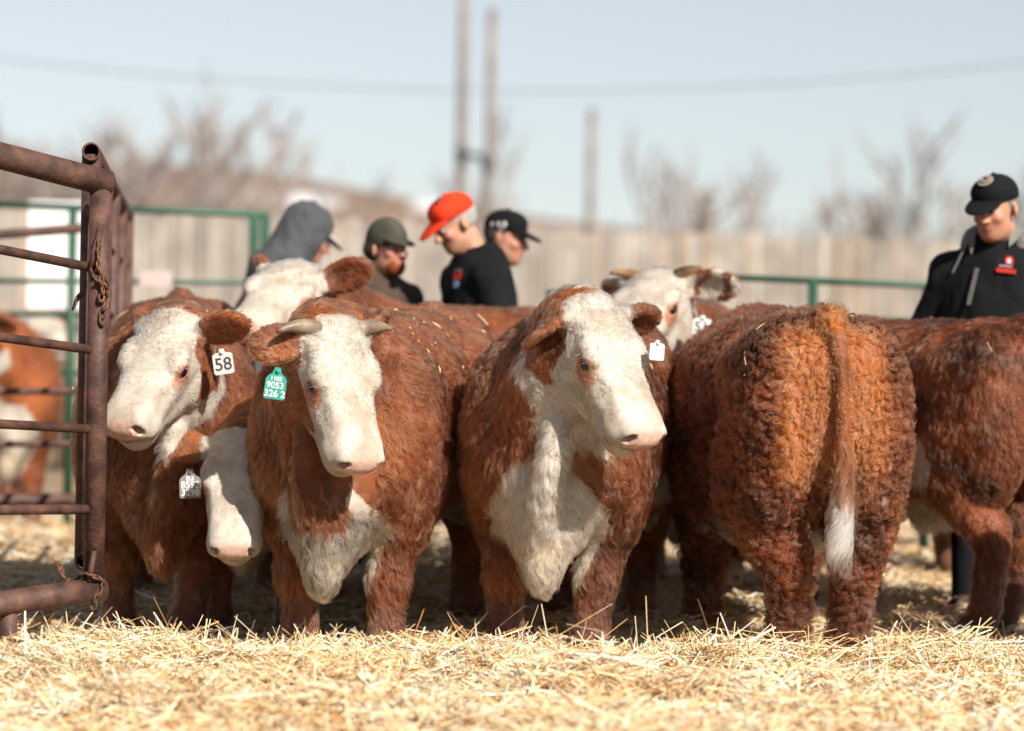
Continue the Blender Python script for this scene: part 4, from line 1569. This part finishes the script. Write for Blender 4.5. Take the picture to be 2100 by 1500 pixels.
o1, a1 = pole('tallest wooden pole, its top out of the picture', 955, -160, 0, 62, .120)
o2, a2 = pole('wooden pole joined to the tallest pole by a low crossarm', 1010, 18, 0, 62, .115)
pole('single thinner pole standing right of the joined pair', 1214, 222, 0, 84, .13)
mb = MB()
z1 = P(960, 318, 62)[2]
mb.box(((a1[0] + a2[0]) / 2, 61.80, z1 - .03), (a2[0] - a1[0] + .3, .14, .13), np.array([[math.cos(.18), 0, math.sin(.18)], [0, 1, 0], [-math.sin(.18), 0, math.cos(.18)]]))
mb.build('crossarm', M_STEEL, o2)
mb = MB()
mb.ball((a2[0] - .05, 61.75, z1 - .16), (.16, .12, .20))
mb.build('insulator', M_STEEL, o2)
for px in (955, 1010):
    pass
t = np.linspace(-.25, 1.25, 60)
pts = np.array([P(2100 * q, 120 + 8 * q - 4 * (q - .5) ** 2 * -0 + (270 * q * (1 - q)) * .93, 48) for q in t])
mb = MB()
mb.tube(pts, .013, 6)
tag(mb.build('overhead_wire', M_WIRE), 'overhead cable sagging across the sky', 'cable')

# hill
M_HILL, n_, l_, b_ = mat_new('dry_hill')
tcn = n_.new('ShaderNodeTexCoord')
no1 = n_.new('ShaderNodeTexNoise')
no1.inputs['Scale'].default_value = .035
no1.inputs['Detail'].default_value = 7
l_.new(tcn.outputs['Object'], no1.inputs['Vector'])
rp = n_.new('ShaderNodeValToRGB')
e = rp.color_ramp.elements
e[0].position, e[0].color = .36, (*srgb(112, 92, 80), 1)
e[1].position, e[1].color = .64, (*srgb(148, 126, 110), 1)
l_.new(no1.outputs['Fac'], rp.inputs['Fac'])
at_ = n_.new('ShaderNodeAttribute')
at_.attribute_name = 'snow'
mxs = n_.new('ShaderNodeMixRGB')
mxs.inputs['Color2'].default_value = (.58, .59, .61, 1)
l_.new(at_.outputs['Fac'], mxs.inputs['Fac'])
l_.new(rp.outputs['Color'], mxs.inputs['Color1'])
l_.new(mxs.outputs['Color'], b_.inputs['Base Color'])
b_.inputs['Roughness'].default_value = .95
b_.inputs['Specular IOR Level'].default_value = .1

ridge = np.array([(-1200, 300), (-500, 312), (0, 335), (250, 328), (520, 345), (700, 380), (850, 408), (1000, 432), (1150, 452), (1350, 474), (1700, 500), (2100, 518), (2700, 545), (3600, 560)], float)


def hill_z(x, y):
    px = 1050 + x / y * F_PX
    py = np.interp(px, ridge[:, 0], ridge[:, 1]) + 17.45 * (px - 1050) / 1000 * -1
    zr = 1.02 + (HZ - py) / F_PX * 330
    t = np.clip((y - 170) / 160, 0, 1)
    z = zr * t ** .8 + 1.1 * (fbm(np.c_[x * .03, y * .03, x * 0], 5) - .5) * t
    z = np.where(y > 330, z - (y - 330) * .12, z)
    return z


hx_ = np.linspace(-140, 180, 200)
hy_ = np.linspace(120, 420, 120)
hill = grid_mesh('hill', hx_, hy_, hill_z, M_HILL)
V_ = np.array([v.co for v in hill.data.vertices])
ppx = np.array([proj(v) for v in V_])
sn = np.zeros(len(V_))
for (cx, cy_, rx, ry_, ang) in ((630, 413, 72, 17, .04), (880, 424, 34, 15, 0), (1480, 492, 210, 12, .03), (1100, 470, 90, 10, .05), (300, 372, 60, 10, -.3), (120, 400, 70, 9, 0)):
    dx, dy = ppx[:, 0] - cx, ppx[:, 1] - cy_ - ang * (ppx[:, 0] - cx)
    sn = np.maximum(sn, sstep(1.15, .7, np.sqrt((dx / rx) ** 2 + (dy / ry_) ** 2) + .5 * (fbm(V_ * .15, 9) - .5)) * (.95 if cx in (630, 880) else .28))
a_ = hill.data.attributes.new('snow', 'FLOAT', 'POINT')
a_.data.foreach_set('value', sn.astype(np.float32))
tag(hill, kind='structure')

# bare trees
M_BARK = mat_noise('bare_bark', srgb(112, 96, 88), srgb(150, 134, 124), scale=1.2, rough=.9)
M_TWIG = mat_noise('hazed_bare_twigs', srgb(150, 138, 132), srgb(182, 170, 164), scale=1.2, rough=.9)  # distance haze put into the twig colour, paler than the bark


def tree(label, px, pyt, pyb, Y, spread=.5, seed=0, dens=1.0):
    r_ = random.Random(seed)
    Y = .72 * Y
    top = P(px, pyt, Y)
    base = np.array([top[0], top[1], 0.0])
    H = top[2] - base[2]
    o = empty('bare_tree')
    tag(o, label, 'tree', 'leafless trees beyond the fence')
    tr, cr = MB(), MB()

    def grow(p, d, L, r, lv, mb):
        n = 4
        q = [p]
        dd = d.copy()
        for _ in range(n):
            dd = nrm(dd + np.array([r_.gauss(0, .13), r_.gauss(0, .13), r_.gauss(.05, .08)]))
            q.append(q[-1] + dd * L / n)
        mb.tube(q, np.linspace(r, r * .55, n + 1), 5 if lv > 0 else 8, cap=False)
        if lv >= 4:
            return
        kids = [6, 5, 4, 4][lv] if dens > 1 else [5, 4, 4, 3][lv]
        for k in range(kids):
            t = (.5 if lv == 0 else .25) + (.5 if lv == 0 else .75) * (k + r_.random()) / kids
            i = min(int(t * n), n - 1)
            pp_ = q[i] + (q[i + 1] - q[i]) * (t * n - i)
            az = r_.random() * 6.283
            sp = spread * (.7 + .6 * r_.random())
            nd = nrm(dd + sp * np.array([math.cos(az), math.sin(az), .25]))
            grow(pp_, nd, L * (.42 + .20 * r_.random()), r * .60, lv + 1, cr)
    grow(base, np.array([r_.gauss(0, .05), 0, 1.0]), H * .60, H * .016, 0, tr)
    tr.build('trunk', M_BARK, o)
    cr.build('crown', M_TWIG, o)
    return o


tspec = [('tallest leafless tree on the left, standing on the hill edge', 372, 182, 390, 150, .55, 1.3),
         ('leafless bush-like tree at the left edge of the picture', -30, 190, 420, 120, .8, 1.2),
         ('spreading leafless tree above the white board', 120, 205, 420, 130, .8, 1.2),
         ('leafless tree between the gate post and the tallest tree', 205, 225, 410, 135, .8, 1.1),
         ('small leafless tree right of the tallest left tree', 535, 255, 390, 160, .35, .8),
         ('low leafless shrub under the tallest left tree', 285, 270, 420, 130, .9, 1.2),
         ('low leafless tree left of the paired poles', 835, 325, 440, 150, .5, .9),
         ('faint leafless tree directly behind the paired poles', 905, 300, 450, 170, .5, .9),
         ('slender leafless tree nearest the single pole', 1335, 318, 505, 130, .40, .8),
         ('leafless tree right of the single pole with a forked crown', 1412, 325, 505, 135, .5, .9),
         ('upright leafless tree in the middle of the right skyline', 1515, 345, 510, 140, .5, .9),
         ('forked leafless tree over the right board fence', 1572, 350, 510, 132, .45, .8),
         ('thin leafless tree halfway to the man in the black cap', 1700, 372, 515, 135, .5, .9),
         ('broad leafless tree left of the man in the black cap', 1885, 290, 530, 110, .75, 1.3),
         ('leafless tree partly hidden by the broad right tree', 1955, 320, 530, 118, .7, 1.2),
         ('leafless tree behind the shoulder of the man in the black cap', 1820, 380, 525, 125, .8, 1.1)]
for i, (lb, px, pt, pb, Y, sp_, dn_) in enumerate(tspec):
    tree(lb, px, pt, pb, Y, sp_, 100 + i, dn_)

# ------------------------------------------------------------------ people
M_FLESH = mat_tint('skin', rough=.5, spec=.35, noise=.08, scale=25)


def cloth_mat(name, c, v=.12):
    c = np.array(srgb(*c))
    return mat_noise(name, tuple(c * (1 - v)), tuple(c * (1 + v)), scale=7, rough=.85, bump=.35, spec=.15, bscale=160)


M_JEANS = cloth_mat('denim', (34, 36, 44))
M_BOOT = mat_noise('boot_leather', srgb(58, 42, 32), srgb(84, 62, 46), scale=10, rough=.6)
M_EYEW = mat_noise('eye_white', (.22, .20, .19), (.28, .26, .25), rough=.2)
M_WHITECLOTH = cloth_mat('white_cloth', (225, 222, 220))
M_REDEMB = cloth_mat('red_thread', (214, 58, 44))
M_BLUEEMB = cloth_mat('pale_blue_thread', (150, 176, 214))
M_GREYEMB = mat_noise('patch_grey', srgb(150, 138, 126), srgb(186, 174, 160), scale=60, rough=.8)


def sdf_obj(g, name, mat, parent, T, colors=None, noise=0., nseed=0, it=2):
    V, Q = g.mesh()
    if len(V) == 0:
        return None
    V = smooth_mesh(V, Q, it, .4)
    vol = np.einsum('ij,ij->i', V[Q[:, 0]], np.cross(V[Q[:, 1]], V[Q[:, 2]])).sum()
    if vol < 0:
        Q = Q[:, ::-1]
    if noise:
        N, _ = vert_normals(V, Q)
        V = V + N * (noise * (fbm(V * np.array([9, 9, 6]), nseed, 3) - .5))[:, None]
    col = colors(V) if colors else None
    return mk_mesh(name, V, Q, mat, parent, col)


def person(label, head_px, Y, yaw, hyaw=0, hpitch=0, lean=.05, top=None, cap=None, hood=None, collar=None, hair=(120, 116, 112), beard=None, vest=None, skin=(206, 150, 124), width=1.0):
    hw = P(*head_px, Y)
    g0 = float(gz(hw[0], hw[1]))
    Rz = rotz(R(yaw))
    hl = np.array([lean + .07, 0, 1.63])
    s = (hw[2] - g0) / 1.63
    o = empty('person', M=Matrix.LocRotScale(Vector((hw - Rz @ (hl * (1, 1, 0)) * s) * np.array([1, 1, 0]) + np.array([0, 0, g0])), Matrix(Rz.tolist()), Vector((s, s, s))))
    tag(o, label, 'person', 'men standing behind the bulls')
    a, b = R(hyaw), R(hpitch)
    Hm = rotz(a) @ np.array([[math.cos(b), 0, math.sin(b)], [0, 1, 0], [-math.sin(b), 0, math.cos(b)]])
    hp = lambda *v: hl + Hm @ np.array(v, float)
    neck0 = np.array([lean * .8 - .02, 0, 1.46])
    chest = np.array([lean * .55, 0, 1.26])
    pel = np.array([0, 0, .95])
    sh = {k: np.array([lean * .72, k * .19 * width, 1.385]) for k in (-1, 1)}
    el = {k: np.array([lean * .6 - .03, k * .28 * width, 1.13]) for k in (-1, 1)}
    wr = {k: np.array([lean * .6 + .12, k * .25 * width, .90]) for k in (-1, 1)}
    g = Grid((-.35, -.5, -.02), (.65, .5, 1.95), .0075)
    E = lambda c, r, k=.02, op='add', rot=None: g.ell(hp(*c), r, Hm if rot is None else Hm @ rot, k, op)
    # body under the clothes
    g.chain([pel + (0, 0, -.02), chest, neck0], [.11, .11, .06], k=.06)
    for k in (-1, 1):
        g.cap(chest + (0, 0, .1), sh[k], .06, .05, k=.05)
        g.chain([sh[k], el[k], wr[k]], [.045, .040, .030], k=.03)
        g.chain([(0, k * .09, .92), (.01, k * .10, .50), (-.02, k * .11, .08)], [.085, .06, .04], k=.04)
        g.cap((-.02, k * .11, .05), (.14, k * .12, .035), .042, .034, k=.03)
        # hand: palm, four fingers, thumb
        d = nrm(np.array([.55, 0, -.83]))
        u = np.array([0, k, 0.])
        pc = wr[k] + d * .055
        Ax = axes(d, u)
        g.ell(pc, (.055, .042, .017), Ax @ rotx(math.pi / 2), k=.012)
        side = Ax[:, 1]
        for j, ln in enumerate((.066, .078, .072, .056)):
            q0 = pc + d * .04 + side * (-.030 + .020 * j)
            q1 = q0 + d * ln * .55 + u * -.006
            q2 = q1 + nrm(d + u * -.5) * ln * .5
            g.chain([q0, q1, q2], [.0095, .0088, .0075], k=.004)
        g.chain([pc - side * .035 - d * .02, pc - side * .062 + d * .015, pc - side * .066 + d * .048], [.012, .010, .008], k=.006)
    g.cap(neck0, hp(-.02, 0, -.08), .062, .058, k=.04)
    E((-.012, 0, .035), (.098, .077, .100))
    E((.035, 0, -.045), (.066, .060, .085), .03)
    E((.062, 0, -.098), (.034, .036, .028), .025)
    E((.02, 0, -.075), (.055, .055, .04), .03)
    E((.086, 0, .026), (.018, .052, .012), .015)
    for k in (-1, 1):
        E((.100, k * .031, .004), (.014, .017, .011), .008, 'sub')
        E((.072, k * .042, -.025), (.022, .022, .02), .02)
        E((-.006, k * .083, -.008), (.023, .010, .034), .006, 'add', rotz(k * .5))
    g.cap(hp(.098, 0, .012), hp(.120, 0, -.030), .010, .0145, k=.012)
    for k in (-1, 1):
        E((.108, k * .014, -.034), (.011, .009, .009), .006)
    E((.094, 0, -.064), (.010, .024, .006), .006)
    E((.091, 0, -.076), (.010, .021, .0065), .006)
    sk = np.array(srgb(*skin))

    def skc(V):
        h = (V - hl) @ Hm
        c = np.tile(sk, (len(V), 1)) * (.92 + .16 * fbm(V * 30, 3, 2))[:, None]
        lips = sstep(.026, .016, np.linalg.norm((h - (.1, 0, -.07)) * (1, .9, 1.7), axis=1))
        cheek = sstep(.05, .02, np.minimum(np.linalg.norm(h - (.08, .045, -.03), axis=1), np.linalg.norm(h - (.08, -.045, -.03), axis=1))) * .6
        c = c * (1 - cheek[:, None] * np.array([.02, .22, .22]))
        c = c * (1 - lips[:, None] * np.array([.15, .40, .35]))
        brow = sstep(.012, .006, np.abs(h[:, 2] - .030 + 4 * (np.abs(h[:, 1]) - .032) ** 2)) * (h[:, 0] > .07) * (np.abs(h[:, 1]) > .012) * (np.abs(h[:, 1]) < .055)
        c = c * (1 - .6 * brow[:, None])
        st_ = sstep(-.03, -.06, h[:, 2]) * (h[:, 0] > .0) * (np.linalg.norm(h, axis=1) < .16)
        c = c * (1 - .12 * st_[:, None])
        return c
    body = sdf_obj(g, 'body', M_FLESH, o, None, skc)
    for k in (-1, 1):
        mb = MB()
        mb.ball(hp(.086, k * .031, .004), (.0125, .0125, .0125), 12, 8)
        e_ = mb.build('eye', M_EYEW, o)
        mb = MB()
        mb.ball(hp(.0955, k * .031, .004), (.0045, .0065, .0065), 10, 6, Hm)
        mb.build('iris', M_EYE, e_)
    # hair at the back and sides
    g = Grid(hl - .2, hl + .2, .006)
    g.ell(hp(-.022, 0, .030), (.097, .081, .100), Hm, .01)
    g.ell(hp(.075, 0, -.06), (.085, .12, .115), Hm, .01, 'sub')
    g.ell(hp(-.03, 0, -.12), (.2, .2, .085), Hm, .01, 'sub')
    sdf_obj(g, 'hair', cloth_mat('hair_' + str(hair[0]), hair, .25), o, None, noise=.006)
    if beard:
        g = Grid(hl - .2, hl + .2, .006)
        g.ell(hp(.055, 0, -.085), (.058, .058, .056), Hm, .01)
        g.ell(hp(.105, 0, -.068), (.02, .024, .012), Hm, .006, 'sub')
        g.ell(hp(.08, 0, .015), (.12, .1, .062), Hm, .01, 'sub')
        sdf_obj(g, 'beard', cloth_mat('beard_hair', beard, .25), o, None, noise=.012)
    # trousers, boots
    g = Grid((-.3, -.35, .05), (.35, .35, 1.1), .012)
    for k in (-1, 1):
        g.chain([(0, k * .09, .95), (.01, k * .105, .50), (-.02, k * .11, .08)], [.115, .085, .075], k=.05)
    g.ell((0, 0, .96), (.135, .175, .11), k=.05)
    sdf_obj(g, 'trousers', M_JEANS, o, None, noise=.012)
    for k in (-1, 1):
        g = Grid((-.2, k * .11 - .12, -.02), (.3, k * .11 + .12, .2), .008)
        g.cap((-.03, k * .11, .04), (.15, k * .12, .035), .05, .042, k=.02)
        g.cap((-.03, k * .11, .05), (-.025, k * .11, .15), .05, .05, k=.03)
        g.cap((-.3, k * .11, -.05), (.3, k * .11, -.05), .05, .05, k=.01, op='sub')
        sdf_obj(g, 'boot', M_BOOT, o, None)
    # jacket
    tm = cloth_mat('jacket_' + '_'.join(map(str, top)), top)
    g = Grid((-.35, -.5, .70), (.6, .5, 1.62), .009)
    g.ell(pel + (.0, 0, .0), (.165, .205 * width, .16), k=.05)
    g.ell((pel + chest) / 2, (.165, .205 * width, .22), k=.08)
    g.ell(chest + (0, 0, .03), (.155, .215 * width, .23), k=.08)
    for k in (-1, 1):
        g.cap(chest + (-.01, 0, .17), sh[k] + (0, 0, -.01), .095, .080, k=.06)
        g.chain([sh[k], el[k], wr[k]], [.080, .070, .052], k=.03)
    g.chain([neck0 + (-.03, 0, -.02), neck0 + (-.005, 0, .035)], [.10, .083], k=.04)
    g.cap(neck0 + (.0, 0, .05), neck0 + (.03, 0, .16), .066, .085, k=.01, op='sub')
    jk = sdf_obj(g, 'jacket', tm, o, None, noise=.045, nseed=int(abs(yaw)) + 3)
    if vest:
        g = Grid((-.35, -.5, .80), (.6, .5, 1.60), .009)
        g.ell((pel + chest) / 2, (.172, .212 * width, .22), k=.08)
        g.ell(chest + (0, 0, .03), (.164, .222 * width, .235), k=.08)
        for k in (-1, 1):
            g.cap(chest + (-.01, 0, .17), sh[k] + (-.005, -k * .03, .0), .094, .094, k=.05)
            g.cap(sh[k] + (0, k * .11, .15), el[k] + (0, k * .06, 0), .11, .09, k=.02, op='sub')
        g.chain([neck0 + (-.03, 0, -.02), neck0 + (-.005, 0, .05)], [.105, .088], k=.04)
        g.cap(neck0 + (.0, 0, .05), neck0 + (.03, 0, .16), .070, .085, k=.01, op='sub')
        g.cap((.3, 0, 1.5), (.2, 0, 1.3), .13, .04, k=.01, op='sub')
        sdf_obj(g, 'vest', cloth_mat('vest_cloth', vest), o, None, noise=.03, nseed=4)
    if collar:
        g = Grid(neck0 - .2, neck0 + .25, .006)
        g.cap(neck0 + (-.012, 0, .0), neck0 + (.0, 0, .062), .082, .072, k=.01)
        g.cap(neck0 + (.0, 0, .03), neck0 + (.02, 0, .16), .064, .07, k=.008, op='sub')
        g.ell(neck0 + (.12, 0, .04), (.08, .03, .12), k=.01, op='sub')
        sdf_obj(g, 'collar', cloth_mat('collar_cloth', collar), o, None)
    if hood == 'up' or hood == 'down':
        hc_ = cloth_mat('hood_cloth', collar if hood == 'down' else top, .1)
        g = Grid(hl - .32, hl + .26, .007)
        if hood == 'up':
            g.ell(hp(-.022, 0, .035), (.135, .115, .140), Hm, .03)
            g.cap(hp(-.03, 0, -.05), neck0 + (-.03, 0, .0), .11, .125, k=.05)
            g.ell(hp(.13, 0, -.03), (.115, .075, .135), Hm, .02, 'sub')
            g.ell(hp(.0, 0, .02), (.11, .09, .11), Hm, .01, 'sub')
        else:
            for k in (-1, 1):
                g.chain([neck0 + (-.13, 0, .03), neck0 + (-.075, k * .098, .05), neck0 + (.045, k * .108, .02), neck0 + (.095, k * .080, -.065)], [.07, .06, .044, .015], k=.04)
        sdf_obj(g, 'hood', hc_, o, None, noise=.06)
    if cap:
        cm = cloth_mat('cap_' + '_'.join(map(str, cap['c'])), cap['c'], cap.get('v', .1))
        g = Grid(hl - .15, hl + .27, .0055)
        if cap.get('kind') == 'beanie':
            g.ell(hp(-.012, 0, .055), (.115, .094, .105), Hm, .01)
            g.ell(hp(-.012, 0, -.09), (.2, .2, .105), Hm, .006, 'sub')
            g.ell(hp(-.05, 0, -.0), (.085, .096, .07), Hm, .02)
        else:
            g.ell(hp(-.010, 0, .056), (.108, .090, .082), Hm, .01)
            g.ell(hp(.045, 0, .075), (.05, .07, .05), Hm, .03)
            g.ell(hp(-.012, 0, -.055), (.2, .2, .100), Hm, .006, 'sub')
        g.ell(hp(-.004, 0, .03), (.094, .078, .085), Hm, .005, 'sub')
        c_ = sdf_obj(g, 'cap', cm, o, None, noise=.006)
        g = Grid(hl - .15, hl + .27, .0045)
        tl_ = np.array([[math.cos(.28), 0, math.sin(.28)], [0, 1, 0], [-math.sin(.28), 0, math.cos(.28)]])
        br = cap.get('brim', .062)
        g.ell(hp(.078, 0, .040), (.055 + br, .078, .014), Hm @ tl_, .01)
        g.ell(hp(.075, 0, .012), (.06 + br, .082, .022), Hm @ tl_, .004, 'sub')
        g.ell(hp(-.01, 0, .03), (.088, .072, .085), Hm, .004, 'sub')
        bm_ = cloth_mat('brim_' + '_'.join(map(str, cap.get('bc', cap['c']))), cap.get('bc', cap['c']))
        sdf_obj(g, 'brim', bm_, c_, None, it=1)
        mb = MB()
        mb.ball(hp(-.010, 0, .139), (.010, .010, .006), 8, 5)
        mb.build('button', cm, c_)
        o['_cap'] = c_.name
    o['_jacket'] = jk.name
    return o


def on_surface(target, px, py, off=.006):
    """world point and normal of the target's surface seen at a pixel of the photograph"""
    me = target.data
    n = len(me.vertices)
    V = np.zeros(n * 3, np.float32)
    me.vertices.foreach_get('co', V)
    N = np.zeros(n * 3, np.float32)
    me.vertices.foreach_get('normal', N)
    bpy.context.view_layer.update()
    Mw = np.array(target.matrix_world)
    V = V.reshape(-1, 3) @ Mw[:3, :3].T + Mw[:3, 3]
    N = nrm(N.reshape(-1, 3) @ Mw[:3, :3].T)
    d = nrm(P(px, py, 10.) - CAM)
    q = V - CAM
    t = q @ d
    dist = np.linalg.norm(q - t[:, None] * d, axis=1)
    ok = ((N * d).sum(1) < -.05)
    sel = np.nonzero(ok & (dist < .03))[0]
    if len(sel) == 0:
        sel = np.nonzero(ok)[0]
        sel = sel[np.argsort(dist[sel])[:12]]
    nearest = sel[t[sel] < t[sel].min() + .06]
    p = V[nearest].mean(0)
    nn = nrm(N[nearest].mean(0))
    return p + nn * off, nn


def patch(parent, name, mat, target, px, py, outline, off=.006, size=1.0, tilt=0.0):
    """embroidered patch lying on cloth: outline in metres"""
    p, nn = on_surface(target, px, py, off)
    B = np.stack([nrm(np.cross([0, 0, 1.0], nn)), nrm(np.cross(nn, np.cross([0, 0, 1.0], nn))), nn], 1) @ rotz(R(tilt))
    ol = np.asarray(outline, float) * size
    k = len(ol)
    V = np.concatenate([np.c_[ol, np.zeros(k)], np.c_[ol * .97, np.full(k, .003)], [[ol[:, 0].mean(), ol[:, 1].mean(), .003]]])
    Q = [[i, (i + 1) % k, k + (i + 1) % k, k + i] for i in range(k)]
    T = [[2 * k, k + i, k + (i + 1) % k] for i in range(k)]
    bpy.context.view_layer.update()
    Mi = np.array(parent.matrix_world.inverted())
    W = V @ B.T + p
    return mk_mesh(name, W @ Mi[:3, :3].T + Mi[:3, 3], Q, mat, parent, smooth=False, T=T)


def disc(r, n=20, sx=1.0):
    a = np.arange(n) / n * 2 * np.pi
    return np.c_[np.cos(a) * r * sx, np.sin(a) * r]


rect = lambda w, h: np.array([(-w / 2, -h / 2), (w / 2, -h / 2), (w / 2, h / 2), (-w / 2, h / 2)])

m1 = person('man in a black cap with a round grey patch, grey hood over his black jacket', (2042, 428), 12.75, -112, hyaw=-14, hpitch=14, lean=.03, top=(24, 25, 29), cap=dict(c=(22, 23, 26)),
            hood='down', collar=(132, 130, 128), hair=(126, 122, 118), width=1.1)
bpy.context.view_layer.update()
J1, C1 = bpy.data.objects[m1['_jacket']], bpy.data.objects[m1['_cap']]
pt = patch(C1, 'patch', M_GREYEMB, C1, 2022, 372, disc(.034), .004)
patch(C1, 'emblem', cloth_mat('patch_ring', (96, 86, 78)), C1, 2022, 372, disc(.024), .008)
patch(C1, 'emblem', M_GREYEMB, C1, 2022, 372, disc(.020), .0115)
patch(C1, 'emblem', cloth_mat('patch_mark', (70, 62, 58)), C1, 2023, 372, np.array([(-.010, -.008), (-.002, -.012), (.011, -.006), (.008, .004), (.012, .012), (.0, .007), (-.010, .012), (-.006, .002)]), .015)
patch(J1, 'emblem', M_REDEMB, J1, 2069, 538, np.array([(-.016, -.018), (.016, -.018), (.019, .004), (.010, .022), (-.010, .022), (-.019, .004)]), .010)
patch(J1, 'emblem', M_WHITECLOTH, J1, 2069, 538, np.array([(-.006, -.012), (.006, -.012), (.009, .004), (.0, .012), (-.009, .004)]), .0145)
patch(J1, 'emblem', M_REDEMB, J1, 2063, 557, rect(.082, .018), .010, tilt=-6)
patch(J1, 'emblem', cloth_mat('grey_thread', (140, 140, 150)), J1, 2062, 549, rect(.056, .010), .0125, tilt=-6)
patch(J1, 'zipper', cloth_mat('zip_grey', (124, 122, 118)), J1, 1998, 590, rect(.018, .16), .010, tilt=-8)
GREYL = cloth_mat('hood_lining', (126, 124, 122))
patch(J1, 'lapel', GREYL, J1, 1997, 497, np.array([(-.020, .075), (.016, .07), (.014, -.03), (.0, -.085), (-.012, -.03)]), .016, tilt=26)
patch(J1, 'lapel', GREYL, J1, 2078, 488, np.array([(-.026, .075), (.030, .07), (.016, -.02), (.0, -.08), (-.016, -.03)]), .016, tilt=-30)
patch(J1, 'drawstring', cloth_mat('string_grey', (120, 122, 128)), J1, 1970, 535, rect(.010, .13), .010, tilt=-14)
m2 = person('man in an orange-red cap looking down, red and blue badge on his black jacket', (934, 458), 13.9, -158, hyaw=4, hpitch=30, lean=.10, top=(23, 24, 27), cap=dict(c=(232, 66, 32)),
            hair=(176, 172, 168), collar=(26, 27, 30), width=1.1)
bpy.context.view_layer.update()
J2, C2 = bpy.data.objects[m2['_jacket']], bpy.data.objects[m2['_cap']]
patch(J2, 'emblem', M_REDEMB, J2, 940, 566, rect(.062, .034), .010)
patch(J2, 'emblem', cloth_mat('mauve_thread', (120, 110, 130)), J2, 941, 555, rect(.05, .012), .012)
patch(J2, 'emblem', M_BLUEEMB, J2, 937, 583, disc(.021), .010)
patch(C2, 'emblem', cloth_mat('navy_thread', (96, 60, 90)), C2, 899, 412, np.array([(-.012, -.02), (.012, -.02), (.008, .0), (.014, .02), (-.012, .02), (-.004, .0)]), .006)
m3 = person('red-bearded man in a dark green earflap cap and a brown vest', (795, 512), 14.1, -40, hyaw=-8, hpitch=0, lean=.02, top=(72, 64, 54), cap=dict(c=(74, 74, 64), kind='beanie', v=.35, brim=.045),
            hair=(70, 50, 40), beard=(150, 82, 48), vest=(84, 70, 60), skin=(212, 150, 128), width=1.15)
m4 = person('stooping man with a grey hood up and a white cap brim showing', (632, 486), 15.1, 18, hyaw=0, hpitch=22, lean=.22, top=(86, 88, 92), cap=dict(c=(215, 212, 208), brim=.06), hood='up', width=1.05)
m5 = person('man in a black cap with white lettering and a navy jacket, facing right', (1036, 488), 15.0, 8, hyaw=-28, hpitch=10, lean=.05, top=(34, 44, 62), cap=dict(c=(20, 21, 24)),
            collar=(214, 196, 200), hair=(90, 80, 74), width=1.05)
bpy.context.view_layer.update()
C5 = bpy.data.objects[m5['_cap']]
for i, (dx, dy, w, h) in enumerate(((-18, 0, .018, .022), (-6, -2, .014, .026), (6, -2, .018, .026), (-2, 12, .026, .014))):
    patch(C5, 'lettering', M_WHITECLOTH, C5, 1030 + dx, 462 + dy, disc(.5, 10) * (w, h), .006)
for m in (m1, m2, m3, m4, m5):
    for k in ('_cap', '_jacket'):
        if k in m:
            del m[k]
